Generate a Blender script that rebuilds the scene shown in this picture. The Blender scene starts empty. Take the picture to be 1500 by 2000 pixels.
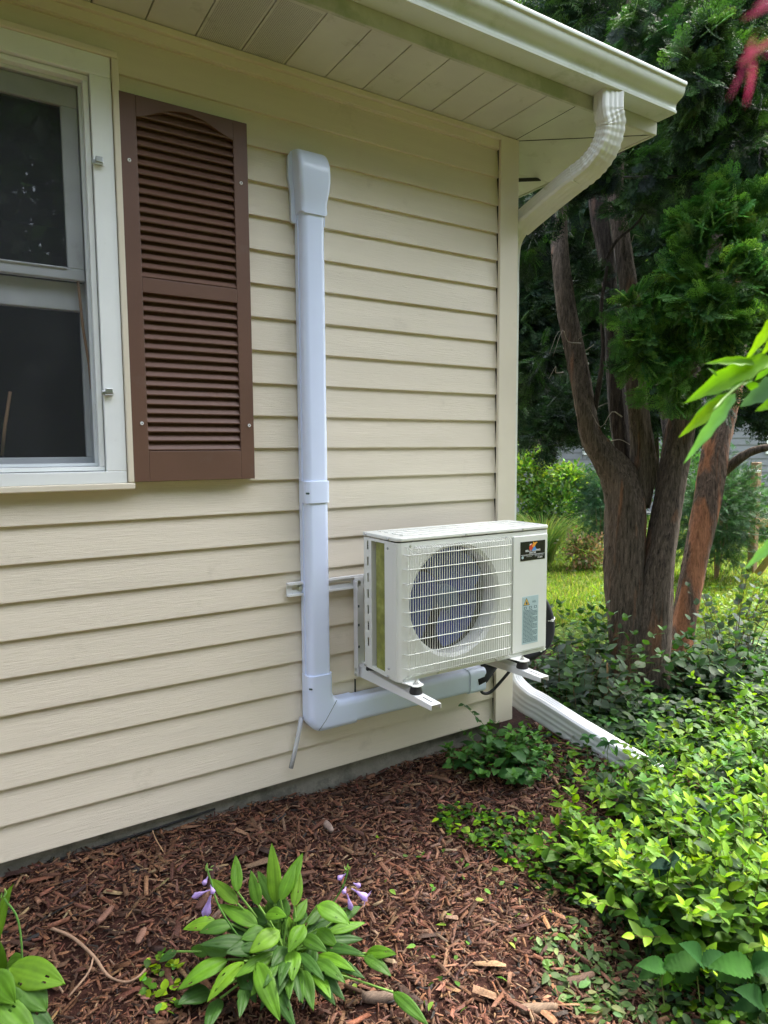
import bpy, math, random
import numpy as np
from mathutils import Vector, Matrix
R_=math.radians
random.seed(4); rng=np.random.default_rng(7)
SC=bpy.context.scene; COL=SC.collection
# ------------------------------------------------------------ camera
F=1314.88; YAW,PITCH,ROLL=.55881826,.09326865,-.00580847
CAM=np.array([0,-2.2716,1.2511])
def cam_axes():
    cy,sy=math.cos(YAW),math.sin(YAW); cp,sp=math.cos(PITCH),math.sin(PITCH)
    fw=np.array([sy*cp,cy*cp,-sp]); rt=np.array([cy,-sy,0.]); up=np.cross(rt,fw)
    c,s=math.cos(ROLL),math.sin(ROLL)
    return c*rt+s*up, -s*rt+c*up, fw
RT,UP,FW=cam_axes()
cd=bpy.data.cameras.new('camera'); co=bpy.data.objects.new('camera',cd); COL.objects.link(co)
mw=Matrix.Identity(4)
for i in range(3):
    mw[i][0]=RT[i]; mw[i][1]=UP[i]; mw[i][2]=-FW[i]; mw[i][3]=CAM[i]
co.matrix_world=mw
cd.sensor_fit='VERTICAL'; cd.sensor_height=36; cd.sensor_width=27; cd.lens=F/2000*36
cd.clip_start=.03; cd.clip_end=400
cd.dof.use_dof=True; cd.dof.focus_distance=2.7; cd.dof.aperture_fstop=6.5
SC.camera=co
# ------------------------------------------------------------ light
SUN_EL,SUN_AZ=56,80      # azimuth measured from +y towards +x
w=bpy.data.worlds.new('World'); SC.world=w; w.use_nodes=True
nt=w.node_tree; bg=nt.nodes['Background']
sky=nt.nodes.new('ShaderNodeTexSky'); sky.sky_type='NISHITA'; sky.sun_disc=False
sky.sun_elevation=R_(SUN_EL); sky.sun_rotation=R_(SUN_AZ); sky.dust_density=3.0; sky.air_density=1.0
hs=nt.nodes.new('ShaderNodeHueSaturation'); hs.inputs['Saturation'].default_value=.45; hs.inputs['Value'].default_value=1.15
nt.links.new(sky.outputs[0],hs.inputs['Color']); nt.links.new(hs.outputs[0],bg.inputs['Color'])
bg.inputs['Strength'].default_value=.15
sl=bpy.data.lights.new('sun','SUN'); sl.energy=1.8; sl.angle=R_(14); sl.color=(1,.95,.86)
so=bpy.data.objects.new('sun',sl); COL.objects.link(so)
sd=Vector((math.sin(R_(SUN_AZ))*math.cos(R_(SUN_EL)),math.cos(R_(SUN_AZ))*math.cos(R_(SUN_EL)),math.sin(R_(SUN_EL))))
so.rotation_euler=sd.to_track_quat('Z','Y').to_euler()
SC.view_settings.view_transform='Standard'; SC.view_settings.look='None'
SC.view_settings.exposure=2.85; SC.view_settings.gamma=1
SC.cycles.max_bounces=8; SC.cycles.transparent_max_bounces=12

# ------------------------------------------------------------ pixel helpers (photo pixels 1500x2000 -> points)
def ray(u,v): return RT*(u-750)/F-UP*(v-1000)/F+FW
def at(u,v,D): return CAM+ray(u,v)*D
def py(u,v,y): d=ray(u,v); return CAM+d*((y-CAM[1])/d[1])
def px_(u,v,x): d=ray(u,v); return CAM+d*((x-CAM[0])/d[0])
def pz(u,v,z): d=ray(u,v); return CAM+d*((z-CAM[2])/d[2])

# ------------------------------------------------------------ materials
def new_mat(name):
    m=bpy.data.materials.new(name); m.use_nodes=True
    return m,m.node_tree,m.node_tree.nodes['Principled BSDF']
def nd(nt,t,**k):
    n=nt.nodes.new(t)
    for a,b in k.items():
        if a in n.inputs: n.inputs[a].default_value=b
        else: setattr(n,a,b)
    return n
def ramp(nt,fac,stops):
    r=nt.nodes.new('ShaderNodeValToRGB'); e=r.color_ramp.elements
    while len(e)<len(stops): e.new(.5)
    for i,(p,c) in enumerate(stops): e[i].position=p; e[i].color=(*c,1) if len(c)==3 else c
    nt.links.new(fac,r.inputs[0]); return r.outputs[0]
def mat(name,col,rough=.5,var=.08,scale=8,stretch=(1,1,1),bump=0,bscale=60,metal=0,spec=.5,stain=None,coat=0,bdist=.002):
    m,nt,p=new_mat(name)
    tc=nd(nt,'ShaderNodeTexCoord'); mp=nd(nt,'ShaderNodeMapping'); mp.inputs['Scale'].default_value=stretch
    nt.links.new(tc.outputs['Object'],mp.inputs[0])
    n=nd(nt,'ShaderNodeTexNoise',Scale=scale,Detail=6.0,Roughness=.6); nt.links.new(mp.outputs[0],n.inputs['Vector'])
    c=np.array(col)
    out=ramp(nt,n.outputs['Fac'],[(.3,tuple(c*(1-var))),(.7,tuple(np.minimum(c*(1+var),1)))])
    if stain:
        sc,ss,thr,amt=stain
        n2=nd(nt,'ShaderNodeTexNoise',Scale=ss,Detail=8.0,Roughness=.7); nt.links.new(tc.outputs['Object'],n2.inputs['Vector'])
        f=ramp(nt,n2.outputs['Fac'],[(thr,(0,0,0)),(thr+.12,(amt,amt,amt))])
        mx=nd(nt,'ShaderNodeMixRGB'); nt.links.new(f,mx.inputs[0]); nt.links.new(out,mx.inputs[1]); mx.inputs[2].default_value=(*sc,1); out=mx.outputs[0]
    nt.links.new(out,p.inputs['Base Color'])
    p.inputs['Roughness'].default_value=rough; p.inputs['Metallic'].default_value=metal
    p.inputs['Specular IOR Level'].default_value=spec
    if coat: p.inputs['Coat Weight'].default_value=coat; p.inputs['Coat Roughness'].default_value=.1
    if bump:
        n3=nd(nt,'ShaderNodeTexNoise',Scale=bscale,Detail=5.0,Roughness=.65); nt.links.new(mp.outputs[0],n3.inputs['Vector'])
        b=nd(nt,'ShaderNodeBump',Strength=bump,Distance=bdist); nt.links.new(n3.outputs['Fac'],b.inputs['Height']); nt.links.new(b.outputs[0],p.inputs['Normal'])
    return m
def leafmat(name,rough=.55,trans=.3,spec=.18,tint=(1.5,1.6,.7)):
    m,nt,p=new_mat(name)
    a=nd(nt,'ShaderNodeAttribute',attribute_name='col')
    tc=nd(nt,'ShaderNodeTexCoord'); n=nd(nt,'ShaderNodeTexNoise',Scale=35.0,Detail=4.0); nt.links.new(tc.outputs['Object'],n.inputs['Vector'])
    r=ramp(nt,n.outputs['Fac'],[(.3,(.8,.8,.8)),(.75,(1.2,1.2,1.1))])
    mx=nd(nt,'ShaderNodeMixRGB',blend_type='MULTIPLY'); mx.inputs[0].default_value=1
    nt.links.new(a.outputs['Color'],mx.inputs[1]); nt.links.new(r,mx.inputs[2])
    nt.links.new(mx.outputs[0],p.inputs['Base Color']); p.inputs['Roughness'].default_value=rough; p.inputs['Specular IOR Level'].default_value=spec
    tr=nd(nt,'ShaderNodeBsdfTranslucent'); 
    m2=nd(nt,'ShaderNodeMixRGB',blend_type='MULTIPLY'); m2.inputs[0].default_value=1; m2.inputs[2].default_value=(*tint,1)
    nt.links.new(mx.outputs[0],m2.inputs[1]); nt.links.new(m2.outputs[0],tr.inputs[0])
    ms=nd(nt,'ShaderNodeMixShader'); ms.inputs[0].default_value=trans
    nt.links.new(p.outputs[0],ms.inputs[1]); nt.links.new(tr.outputs[0],ms.inputs[2]); nt.links.new(ms.outputs[0],nt.nodes['Material Output'].inputs[0])
    return m
BEIGE=(.69,.615,.495)
M={}
M['siding']=mat('vinyl siding',BEIGE,.5,.05,3,(.6,1,6),bump=.5,bscale=40,bdist=.003,stain=((.42,.37,.28),5,.60,.35))
# wood grain bump of the siding: stretched along x
nt=M['siding'].node_tree
for n in nt.nodes:
    if n.type=='MAPPING': n.inputs['Scale'].default_value=(.35,.35,5)
M['sidingy']=mat('vinyl siding side',BEIGE,.5,.05,3,(.35,.35,5),bump=.35,bscale=40)
M['trim']=mat('beige trim',(.70,.63,.51),.45,.05,3,bump=.05,stain=((.40,.36,.27),6,.62,.3))
M['soffit']=mat('soffit',(.60,.60,.52),.55,.06,5,stain=((.36,.37,.26),9,.58,.5),bump=.05)
M['fascia']=mat('fascia algae',(.52,.52,.42),.55,.12,7,(1,1,1),stain=((.27,.32,.17),4,.48,.6))
M['gutter']=mat('gutter',(.62,.66,.58),.35,.05,4,(1,1,1),stain=((.38,.45,.28),6,.55,.55))
M['spout']=mat('downspout',(.72,.73,.68),.4,.05,6,stain=((.42,.40,.28),16,.6,.5))
M['spoutw']=mat('downspout white',(.74,.74,.75),.35,.05,6,stain=((.42,.38,.3),14,.62,.5))
M['white']=mat('window white',(.80,.82,.82),.4,.04,5,stain=((.55,.56,.52),11,.62,.4))
M['sash']=mat('sash grey white',(.62,.65,.68),.45,.05,5,stain=((.35,.35,.33),14,.6,.4))
M['brown']=mat('shutter brown',(.13,.066,.045),.45,.10,3,(1,1,1),bump=.12,bscale=90,stain=((.16,.11,.09),10,.6,.3))
M['duct']=mat('line cover pvc',(.69,.77,.98),.28,.02,4,coat=.3)
M['acbody']=mat('ivory enamel',(.68,.69,.64),.32,.03,4,coat=.2,stain=((.5,.49,.44),18,.66,.35))
M['galv']=mat('galvanised steel',(.46,.48,.48),.45,.12,14,metal=.3)
M['bracket']=mat('white bracket enamel',(.74,.74,.74),.3,.03,5,coat=.2)
M['rubber']=mat('black rubber',(.012,.012,.014),.5,.2,20)
M['foam']=mat('black pipe foam',(.014,.014,.02),.75,.3,40,bump=.2)
M['steel']=mat('zinc bolt',(.55,.55,.54),.3,.1,40,metal=.9)
M['fan']=mat('blue fan plastic',(.010,.032,.19),.3,.15,6,coat=.2)
M['hub']=mat('fan hub grey blue',(.05,.09,.16),.35,.1,10)
M['dark']=mat('dark interior',(.004,.004,.005),.8,.1,5)
M['wire']=mat('grille wire',(.66,.67,.60),.35,.02,5)
M['black']=mat('sticker black',(.008,.008,.01),.25,.02,5)
M['label']=mat('label pale teal',(.40,.52,.53),.35,.04,30)
M['ink']=mat('label ink',(.05,.09,.10),.5,.02,5)
M['inkw']=mat('print white',(.75,.75,.75),.4,.02,5)
M['red']=mat('print red',(.55,.05,.02),.4,.02,5); M['blue']=mat('print blue',(.05,.25,.6),.4,.02,5)
M['orange']=mat('print orange',(.75,.32,.03),.4,.02,5); M['yellow']=mat('print yellow',(.8,.5,.05),.4,.02,5)
M['concrete']=mat('foundation concrete',(.26,.24,.20),.85,.2,18,bump=.8,bscale=80,bdist=.004,stain=((.10,.10,.08),6,.5,.7))
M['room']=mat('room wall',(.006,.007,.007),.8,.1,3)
M['stick']=mat('wood stick',(.34,.20,.10),.6,.2,30,(1,1,.1))
M['clear']=mat('clear hose',(.72,.74,.78),.15,.03,20); M['clear'].node_tree.nodes['Principled BSDF'].inputs['Transmission Weight'].default_value=.55
M['shingle']=mat('roof shingle',(.09,.08,.07),.9,.3,20)
M['cable']=mat('black cable',(.01,.01,.01),.6,.1,20)
M['fencewood']=mat('weathered post',(.22,.13,.07),.8,.3,12,(8,8,1),bump=.6)
M['lumber']=mat('lumber',(.5,.34,.2),.7,.2,12,(1,8,8))
M['wiref']=mat('fence wire',(.45,.46,.46),.4,.1,20,metal=.5)
M['insul']=mat('white insulator',(.8,.8,.8),.3,.02,5)
M['greyside']=mat('grey siding',(.16,.165,.18),.6,.08,4)
M['farroof']=mat('far roof',(.10,.09,.08),.9,.3,8)
M['twig']=mat('bare twig',(.26,.16,.10),.7,.25,40)
M['graytwig']=mat('grey twig',(.22,.19,.15),.8,.25,30)
def glass():
    m,nt,p=new_mat('window glass')
    p.inputs['Base Color'].default_value=(.02,.03,.03,1); p.inputs['Roughness'].default_value=.02
    tr=nd(nt,'ShaderNodeBsdfTransparent'); tr.inputs[0].default_value=(.5,.55,.52,1)
    gl=nd(nt,'ShaderNodeBsdfGlossy'); gl.inputs['Roughness'].default_value=.015
    fr=nd(nt,'ShaderNodeFresnel'); fr.inputs[0].default_value=1.7
    ms=nd(nt,'ShaderNodeMixShader'); nt.links.new(fr.outputs[0],ms.inputs[0]); nt.links.new(tr.outputs[0],ms.inputs[1]); nt.links.new(gl.outputs[0],ms.inputs[2])
    nt.links.new(ms.outputs[0],nt.nodes['Material Output'].inputs[0]); return m
M['glass']=glass()
def screen():
    m,nt,p=new_mat('insect screen')
    p.inputs['Base Color'].default_value=(.05,.055,.06,1); p.inputs['Roughness'].default_value=.6
    tc=nd(nt,'ShaderNodeTexCoord')
    wv=nd(nt,'ShaderNodeTexNoise',Scale=9.0,Detail=3.0); nt.links.new(tc.outputs['Object'],wv.inputs['Vector'])
    f=ramp(nt,wv.outputs['Fac'],[(.3,(.30,.30,.30)),(.7,(.38,.38,.38))])
    tr=nd(nt,'ShaderNodeBsdfTransparent'); ms=nd(nt,'ShaderNodeMixShader')
    nt.links.new(f,ms.inputs[0]); nt.links.new(tr.outputs[0],ms.inputs[1]); nt.links.new(p.outputs[0],ms.inputs[2])
    nt.links.new(ms.outputs[0],nt.nodes['Material Output'].inputs[0]); return m
M['screen']=screen()
def coilmat():
    m,nt,p=new_mat('coil fins olive')
    tc=nd(nt,'ShaderNodeTexCoord'); n=nd(nt,'ShaderNodeTexNoise',Scale=30.0,Detail=6.0); nt.links.new(tc.outputs['Object'],n.inputs['Vector'])
    c=ramp(nt,n.outputs['Fac'],[(.3,(.16,.17,.03)),(.55,(.26,.28,.05)),(.75,(.38,.40,.12))])
    nt.links.new(c,p.inputs['Base Color']); p.inputs['Roughness'].default_value=.5
    wv=nd(nt,'ShaderNodeTexWave',Scale=120.0,bands_direction='Z'); nt.links.new(tc.outputs['Object'],wv.inputs['Vector'])
    b=nd(nt,'ShaderNodeBump',Strength=.5,Distance=.002); nt.links.new(wv.outputs['Fac'],b.inputs['Height']); nt.links.new(b.outputs[0],p.inputs['Normal'])
    return m
M['coil']=coilmat()
def bark(name,base,red,amt,thr):
    m,nt,p=new_mat(name)
    tc=nd(nt,'ShaderNodeTexCoord'); mp=nd(nt,'ShaderNodeMapping'); mp.inputs['Scale'].default_value=(1,1,.09); nt.links.new(tc.outputs['Object'],mp.inputs[0])
    n=nd(nt,'ShaderNodeTexNoise',Scale=85.0,Detail=10.0,Roughness=.78,Distortion=.5); nt.links.new(mp.outputs[0],n.inputs['Vector'])
    b_=np.array(base)
    c=ramp(nt,n.outputs['Fac'],[(.36,tuple(b_*.2)),(.48,tuple(b_*.9)),(.64,tuple(b_*2.0))])
    mp2=nd(nt,'ShaderNodeMapping'); mp2.inputs['Scale'].default_value=(1,1,.16); nt.links.new(tc.outputs['Object'],mp2.inputs[0])
    n2=nd(nt,'ShaderNodeTexNoise',Scale=9.0,Detail=5.0,Distortion=.5); nt.links.new(mp2.outputs[0],n2.inputs['Vector'])
    f=ramp(nt,n2.outputs['Fac'],[(thr,(0,0,0)),(thr+.1,(amt,amt,amt))])
    r_=np.array(red); cr=ramp(nt,n.outputs['Fac'],[(.3,tuple(r_*.3)),(.5,tuple(r_)),(.7,tuple(np.minimum(r_*1.6,.9)))])
    mx=nd(nt,'ShaderNodeMixRGB'); nt.links.new(f,mx.inputs[0]); nt.links.new(c,mx.inputs[1]); nt.links.new(cr,mx.inputs[2])
    nt.links.new(mx.outputs[0],p.inputs['Base Color']); p.inputs['Roughness'].default_value=.9; p.inputs['Specular IOR Level'].default_value=.2
    b=nd(nt,'ShaderNodeBump',Strength=1.0,Distance=.022); nt.links.new(n.outputs['Fac'],b.inputs['Height']); nt.links.new(b.outputs[0],p.inputs['Normal'])
    return m
M['bark']=bark('cedar bark',(.10,.078,.060),(.26,.12,.06),.7,.58)
M['barkred']=bark('cedar bark peeling red',(.11,.078,.058),(.34,.15,.075),.95,.48)
M['barkdark']=bark('dark bark',(.045,.036,.03),(.2,.1,.06),.4,.6)
M['leaf']=leafmat('green leaf'); M['needle']=leafmat('cedar spray',.6,.2,.25)
M['hosta']=leafmat('hosta leaf',.5,.2,.18); M['broad']=leafmat('broad dark leaf',.75,.2,.08)
M['petal']=leafmat('lilac petal',.5,.4,.3,(1,1,1)); M['redleaf']=leafmat('red leaf',.5,.35,.2,(1,1,1))
M['grass']=leafmat('grass blade',.6,.4,.2)
def chipmat():
    m,nt,p=new_mat('wood chip')
    a=nd(nt,'ShaderNodeAttribute',attribute_name='col')
    tc=nd(nt,'ShaderNodeTexCoord'); n=nd(nt,'ShaderNodeTexNoise',Scale=160.0,Detail=5.0,Roughness=.7); nt.links.new(tc.outputs['Object'],n.inputs['Vector'])
    r=ramp(nt,n.outputs['Fac'],[(.3,(.5,.5,.5)),(.7,(1.4,1.4,1.4))])
    mx=nd(nt,'ShaderNodeMixRGB',blend_type='MULTIPLY'); mx.inputs[0].default_value=1
    nt.links.new(a.outputs['Color'],mx.inputs[1]); nt.links.new(r,mx.inputs[2]); nt.links.new(mx.outputs[0],p.inputs['Base Color'])
    p.inputs['Roughness'].default_value=.7; p.inputs['Specular IOR Level'].default_value=.3
    b=nd(nt,'ShaderNodeBump',Strength=.8,Distance=.002); nt.links.new(n.outputs['Fac'],b.inputs['Height']); nt.links.new(b.outputs[0],p.inputs['Normal'])
    return m
M['chip']=chipmat()
def groundmat():
    m,nt,p=new_mat('ground soil and lawn')
    tc=nd(nt,'ShaderNodeTexCoord')
    n=nd(nt,'ShaderNodeTexNoise',Scale=45.0,Detail=8.0,Roughness=.7); nt.links.new(tc.outputs['Object'],n.inputs['Vector'])
    soil=ramp(nt,n.outputs['Fac'],[(.3,(.010,.005,.004)),(.55,(.035,.015,.011)),(.75,(.07,.03,.02))])
    n2=nd(nt,'ShaderNodeTexNoise',Scale=3.0,Detail=8.0,Roughness=.75); nt.links.new(tc.outputs['Object'],n2.inputs['Vector'])
    gr=ramp(nt,n2.outputs['Fac'],[(.3,(.05,.08,.015)),(.55,(.09,.13,.02)),(.75,(.14,.17,.04))])
    sp=nd(nt,'ShaderNodeSeparateXYZ'); nt.links.new(tc.outputs['Object'],sp.inputs[0])
    # lawn lies beyond the tree: x*.75 + y*.6 large
    a=nd(nt,'ShaderNodeMath',operation='MULTIPLY_ADD'); nt.links.new(sp.outputs[1],a.inputs[0]); a.inputs[1].default_value=.75; nt.links.new(sp.outputs[0],a.inputs[2])
    neg=nd(nt,'ShaderNodeMath',operation='MULTIPLY_ADD'); nt.links.new(sp.outputs[1],neg.inputs[0]); neg.inputs[1].default_value=-2.0; neg.inputs[2].default_value=-3.6  # unseen lawn behind the viewpoint, added for green bounce on the soffit
    mxm=nd(nt,'ShaderNodeMath',operation='MAXIMUM'); nt.links.new(a.outputs[0],mxm.inputs[0]); nt.links.new(neg.outputs[0],mxm.inputs[1])
    a2=nd(nt,'ShaderNodeMath',operation='ADD'); nt.links.new(mxm.outputs[0],a2.inputs[0]); nt.links.new(n2.outputs['Fac'],a2.inputs[1])
    f=nd(nt,'ShaderNodeMapRange'); f.inputs['From Min'].default_value=5.1; f.inputs['From Max'].default_value=5.5; nt.links.new(a2.outputs[0],f.inputs['Value'])
    mx=nd(nt,'ShaderNodeMixRGB'); nt.links.new(f.outputs[0],mx.inputs[0]); nt.links.new(soil,mx.inputs[1]); nt.links.new(gr,mx.inputs[2])
    nt.links.new(mx.outputs[0],p.inputs['Base Color']); p.inputs['Roughness'].default_value=.95; p.inputs['Specular IOR Level'].default_value=.1
    b=nd(nt,'ShaderNodeBump',Strength=.6,Distance=.02); nt.links.new(n.outputs['Fac'],b.inputs['Height']); nt.links.new(b.outputs[0],p.inputs['Normal'])
    return m
M['ground']=groundmat()

# ------------------------------------------------------------ mesh helpers
def tag(o,label=None,cat=None,group=None,kind=None):
    if label: o['label']=label
    if cat: o['category']=cat
    if group: o['group']=group
    if kind: o['kind']=kind
    return o
def empty(name,loc,label,cat,group=None):
    o=bpy.data.objects.new(name,None); COL.objects.link(o); o.location=loc; o.empty_display_size=.1
    return tag(o,label,cat,group)
def wloc(o):
    v=Vector(o.location)
    if o.parent: v+=wloc(o.parent)
    return v
class MB:
    def __init__(s): s.v=[]; s.f=[]
    def add(s,V,Fc):
        b=len(s.v); s.v+= [tuple(map(float,p)) for p in V]; s.f+=[tuple(b+i for i in f) for f in Fc]; return s
    def box(s,x0,x1,y0,y1,z0,z1):
        V=[(x,y,z) for x in (x0,x1) for y in (y0,y1) for z in (z0,z1)]
        return s.add(V,[(0,1,3,2),(4,6,7,5),(0,4,5,1),(2,3,7,6),(0,2,6,4),(1,5,7,3)])
    def prism(s,poly,a,b,axis='x'):
        """poly: list of 2D points; extruded from a to b along axis"""
        n=len(poly)
        def P(q,t): 
            return {'x':(t,q[0],q[1]),'y':(q[0],t,q[1]),'z':(q[0],q[1],t)}[axis]
        V=[P(q,a) for q in poly]+[P(q,b) for q in poly]
        Fc=[(i,(i+1)%n,n+(i+1)%n,n+i) for i in range(n)]+[tuple(range(n))[::-1],tuple(range(n,2*n))]
        return s.add(V,Fc)
    def tube(s,path,rad,n=10,cap=True,prof=None,upv=None,sq=None):
        """sweep; rad float or list; prof = list of 2D offsets (unit) overrides circle"""
        path=[np.array(p,float) for p in path]; m=len(path)
        rad=[rad]*m if np.isscalar(rad) else rad
        T=[]
        for i in range(m):
            t=path[min(i+1,m-1)]-path[max(i-1,0)]; T.append(t/np.linalg.norm(t))
        u=np.array(upv if upv is not None else ((0,0,1) if abs(T[0][2])<.9 else (1,0,0)),float)
        pr=prof or [(math.cos(2*math.pi*k/n),math.sin(2*math.pi*k/n)) for k in range(n)]
        n=len(pr); V=[]
        for i in range(m):
            a=u-T[i]*u.dot(T[i]); a/=np.linalg.norm(a); b=np.cross(T[i],a); u=a
            for (p,q) in pr: V.append(path[i]+(a*p+b*q)*rad[i])
        Fc=[(i*n+k,i*n+(k+1)%n,(i+1)*n+(k+1)%n,(i+1)*n+k) for i in range(m-1) for k in range(n)]
        if cap: Fc+=[tuple(range(n))[::-1],tuple((m-1)*n+k for k in range(n))]
        return s.add(V,Fc)
    def cyl(s,p0,p1,r0,r1=None,n=16): return s.tube([p0,p1],[r0,r0 if r1 is None else r1],n)
    def build(s,name,m,parent=None,smooth=False,bevel=0,seg=2,sub=0):
        off=wloc(parent) if parent else Vector((0,0,0))
        me=bpy.data.meshes.new(name); me.from_pydata([(a-off.x,b-off.y,c-off.z) for a,b,c in s.v],[],s.f); me.update()
        o=bpy.data.objects.new(name,me); COL.objects.link(o); me.materials.append(m)
        if parent: o.parent=parent
        import bmesh
        bm=bmesh.new(); bm.from_mesh(me); bmesh.ops.recalc_face_normals(bm,faces=bm.faces); bm.to_mesh(me); bm.free()
        if smooth:
            for p in me.polygons: p.use_smooth=True
        if smooth=='auto':
            me.set_sharp_from_angle(angle=R_(40))
        if bevel:
            b=o.modifiers.new('bevel','BEVEL'); b.width=bevel; b.segments=seg; b.limit_method='ANGLE'; b.angle_limit=R_(35)
        return o
def npmesh(name,V,Fc,m,parent=None,col=None,smooth=False):
    """V (n,3), Fc (m,k) equal-size faces, col (n,3)"""
    V=np.asarray(V,np.float32); Fc=np.asarray(Fc,np.int32); k=Fc.shape[1]
    if parent: V=V-np.array(wloc(parent),np.float32)
    me=bpy.data.meshes.new(name); me.vertices.add(len(V)); me.vertices.foreach_set('co',V.ravel())
    me.loops.add(Fc.size); me.loops.foreach_set('vertex_index',Fc.ravel())
    me.polygons.add(len(Fc)); me.polygons.foreach_set('loop_start',np.arange(0,Fc.size,k,dtype=np.int32))
    if smooth: me.polygons.foreach_set('use_smooth',np.ones(len(Fc),bool))
    me.update(calc_edges=True)
    if col is not None:
        a=me.color_attributes.new('col','FLOAT_COLOR','POINT')
        a.data.foreach_set('color',np.concatenate([col,np.ones((len(V),1))],1).astype(np.float32).ravel())
    me.materials.append(m)
    o=bpy.data.objects.new(name,me); COL.objects.link(o)
    if parent: o.parent=parent
    return o
def basis(d,up):
    d=np.asarray(d,float); up=np.asarray(up,float)
    x=d/np.linalg.norm(d,axis=1,keepdims=True)
    z=up-x*(up*x).sum(1,keepdims=True); z/=np.linalg.norm(z,axis=1,keepdims=True)+1e-9
    y=np.cross(z,x); return np.stack([x,y,z],2)   # columns
def scatter(tmpl,pos,d,up,scale,col=None,wid=None):
    """returns V,F,C arrays; template x = length axis"""
    TV,TF=tmpl; TV=np.array(TV,float); TF=np.array(TF); N=len(pos); n=len(TV)
    B=basis(d,up); scale=np.broadcast_to(np.asarray(scale,float).reshape(-1,1) if np.ndim(scale) else np.full((N,1),scale),(N,1))
    L=TV[None]*scale[:,:,None]
    if wid is not None: L=L*np.stack([np.ones(N),wid,np.ones(N)],1)[:,None,:]
    V=np.einsum('nij,nkj->nki',B,L)+np.asarray(pos)[:,None,:]
    Fc=TF[None]+(np.arange(N)*n)[:,None,None]
    C=np.repeat(np.asarray(col)[:,None,:],n,1).reshape(-1,3) if col is not None else None
    return V.reshape(-1,3),Fc.reshape(-1,TF.shape[1]),C
class Bag:
    def __init__(s): s.V=[];s.F=[];s.C=[];s.n=0
    def add(s,V,Fc,C):
        s.V.append(V); s.F.append(Fc+s.n); s.C.append(C); s.n+=len(V)
    def build(s,name,m,parent=None,smooth=False):
        return npmesh(name,np.concatenate(s.V),np.concatenate(s.F),m,parent,np.concatenate(s.C),smooth)
def tri_tube(path,rad,n=5):
    mb=MB().tube(path,rad,n,cap=False); V=np.array(mb.v); Q=np.array(mb.f)
    return V,np.concatenate([Q[:,[0,1,2]],Q[:,[0,2,3]]])
def rcol(N,cols,jit=.15,w=None):
    cols=np.array(cols); i=rng.choice(len(cols),N,p=w); c=cols[i]*(1+rng.normal(0,jit,(N,1)))
    return np.clip(c*(1+rng.normal(0,jit*.4,(N,3))),.002,.95)
# leaf templates -----------------------------------------------------------
def leaf_t(w=.55,n=9,fold=.12,droop=.15,teeth=0):
    """ovate leaf, length 1 on +x"""
    ts=np.linspace(0,1,n); wd=np.sin(math.pi*ts**.75)**.9*w/2; wd[0]=0; wd[-1]=0
    V=[];Fc=[]
    for i,t in enumerate(ts):
        z=-droop*t*t; V.append((t,0,z))
        k=1+(teeth*(1 if i%2 else -1))
        V.append((t-(.03 if i%2 else 0)*bool(teeth),wd[i]*k,z+fold*wd[i]*2)); V.append((t-(.03 if i%2 else 0)*bool(teeth),-wd[i]*k,z+fold*wd[i]*2))
    for i in range(n-1):
        a,b=3*i,3*(i+1)
        if i==0: Fc+=[(a,b,b+1),(a,b+2,b)]
        elif i==n-2: Fc+=[(a,b,a+1),(a,a+2,b)]
        else: Fc+=[(a,b,b+1),(a,b+1,a+1),(a,a+2,b+2),(a,b+2,b)]
    return V,Fc
LEAF=leaf_t(.5); LEAFR=leaf_t(.72,fold=.08,droop=.1); LEAFN=leaf_t(.3,fold=.2); LEAFT=leaf_t(.62,teeth=.16,droop=.25)
LEAFB=leaf_t(.58,19,.18,.38,.07)
SMALL=([(0,0,0),(.45,.27,.05),(1,0,-.1),(.45,-.27,.05)],[(0,1,2),(0,2,3)])
def spray_t(lev=7,sub=3,curve=.12):
    V=[];Fc=[]
    def dia(p,d,l,w,z):
        d=np.array(d)/np.hypot(*d); q=np.array([-d[1],d[0]]); p=np.array(p); b=len(V)
        for a,c in ((0,0),(.45,w),(1,0),(.45,-w)):
            xy=p+d*l*a+q*c; V.append((xy[0],xy[1],-curve*(xy[0]**2)-.25*xy[1]**2+random.uniform(-.02,.02)))
        Fc.append((b,b+1,b+2)); Fc.append((b,b+2,b+3))
    dia((0,0),(1,0),1.0,.02,0)
    for i in range(lev):
        t=.1+.8*i/(lev-1)
        for s in (-1,1):
            L=.5*(1-t)**.6+.12; L*=random.uniform(.8,1.1)
            a=R_(random.uniform(38,52)); dx,dy=math.cos(a),s*math.sin(a)
            dia((t,0),(dx,dy),L,.022,0)
            for j in range(sub):
                u=.25+.65*j/max(sub-1,1)
                for s2 in (-1,1):
                    a2=a*s+s2*R_(38); dia((t+dx*L*u,dy*L*u),(math.cos(a2),math.sin(a2)),L*.5*(1.1-u*.6),.019,0)
    return V,Fc
SPRAY=spray_t(); SPRAYM=spray_t(5,1); SPRAYL=([(0,0,0),(.5,.16,.03),(1,0,-.1),(.5,-.16,.03),(.1,0,0),(.45,.42,-.05),(.6,.3,-.05),(.1,0,0),(.45,-.42,-.05),(.6,-.3,-.05)],[(0,1,2),(0,2,3),(4,5,6),(7,9,8)])

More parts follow.
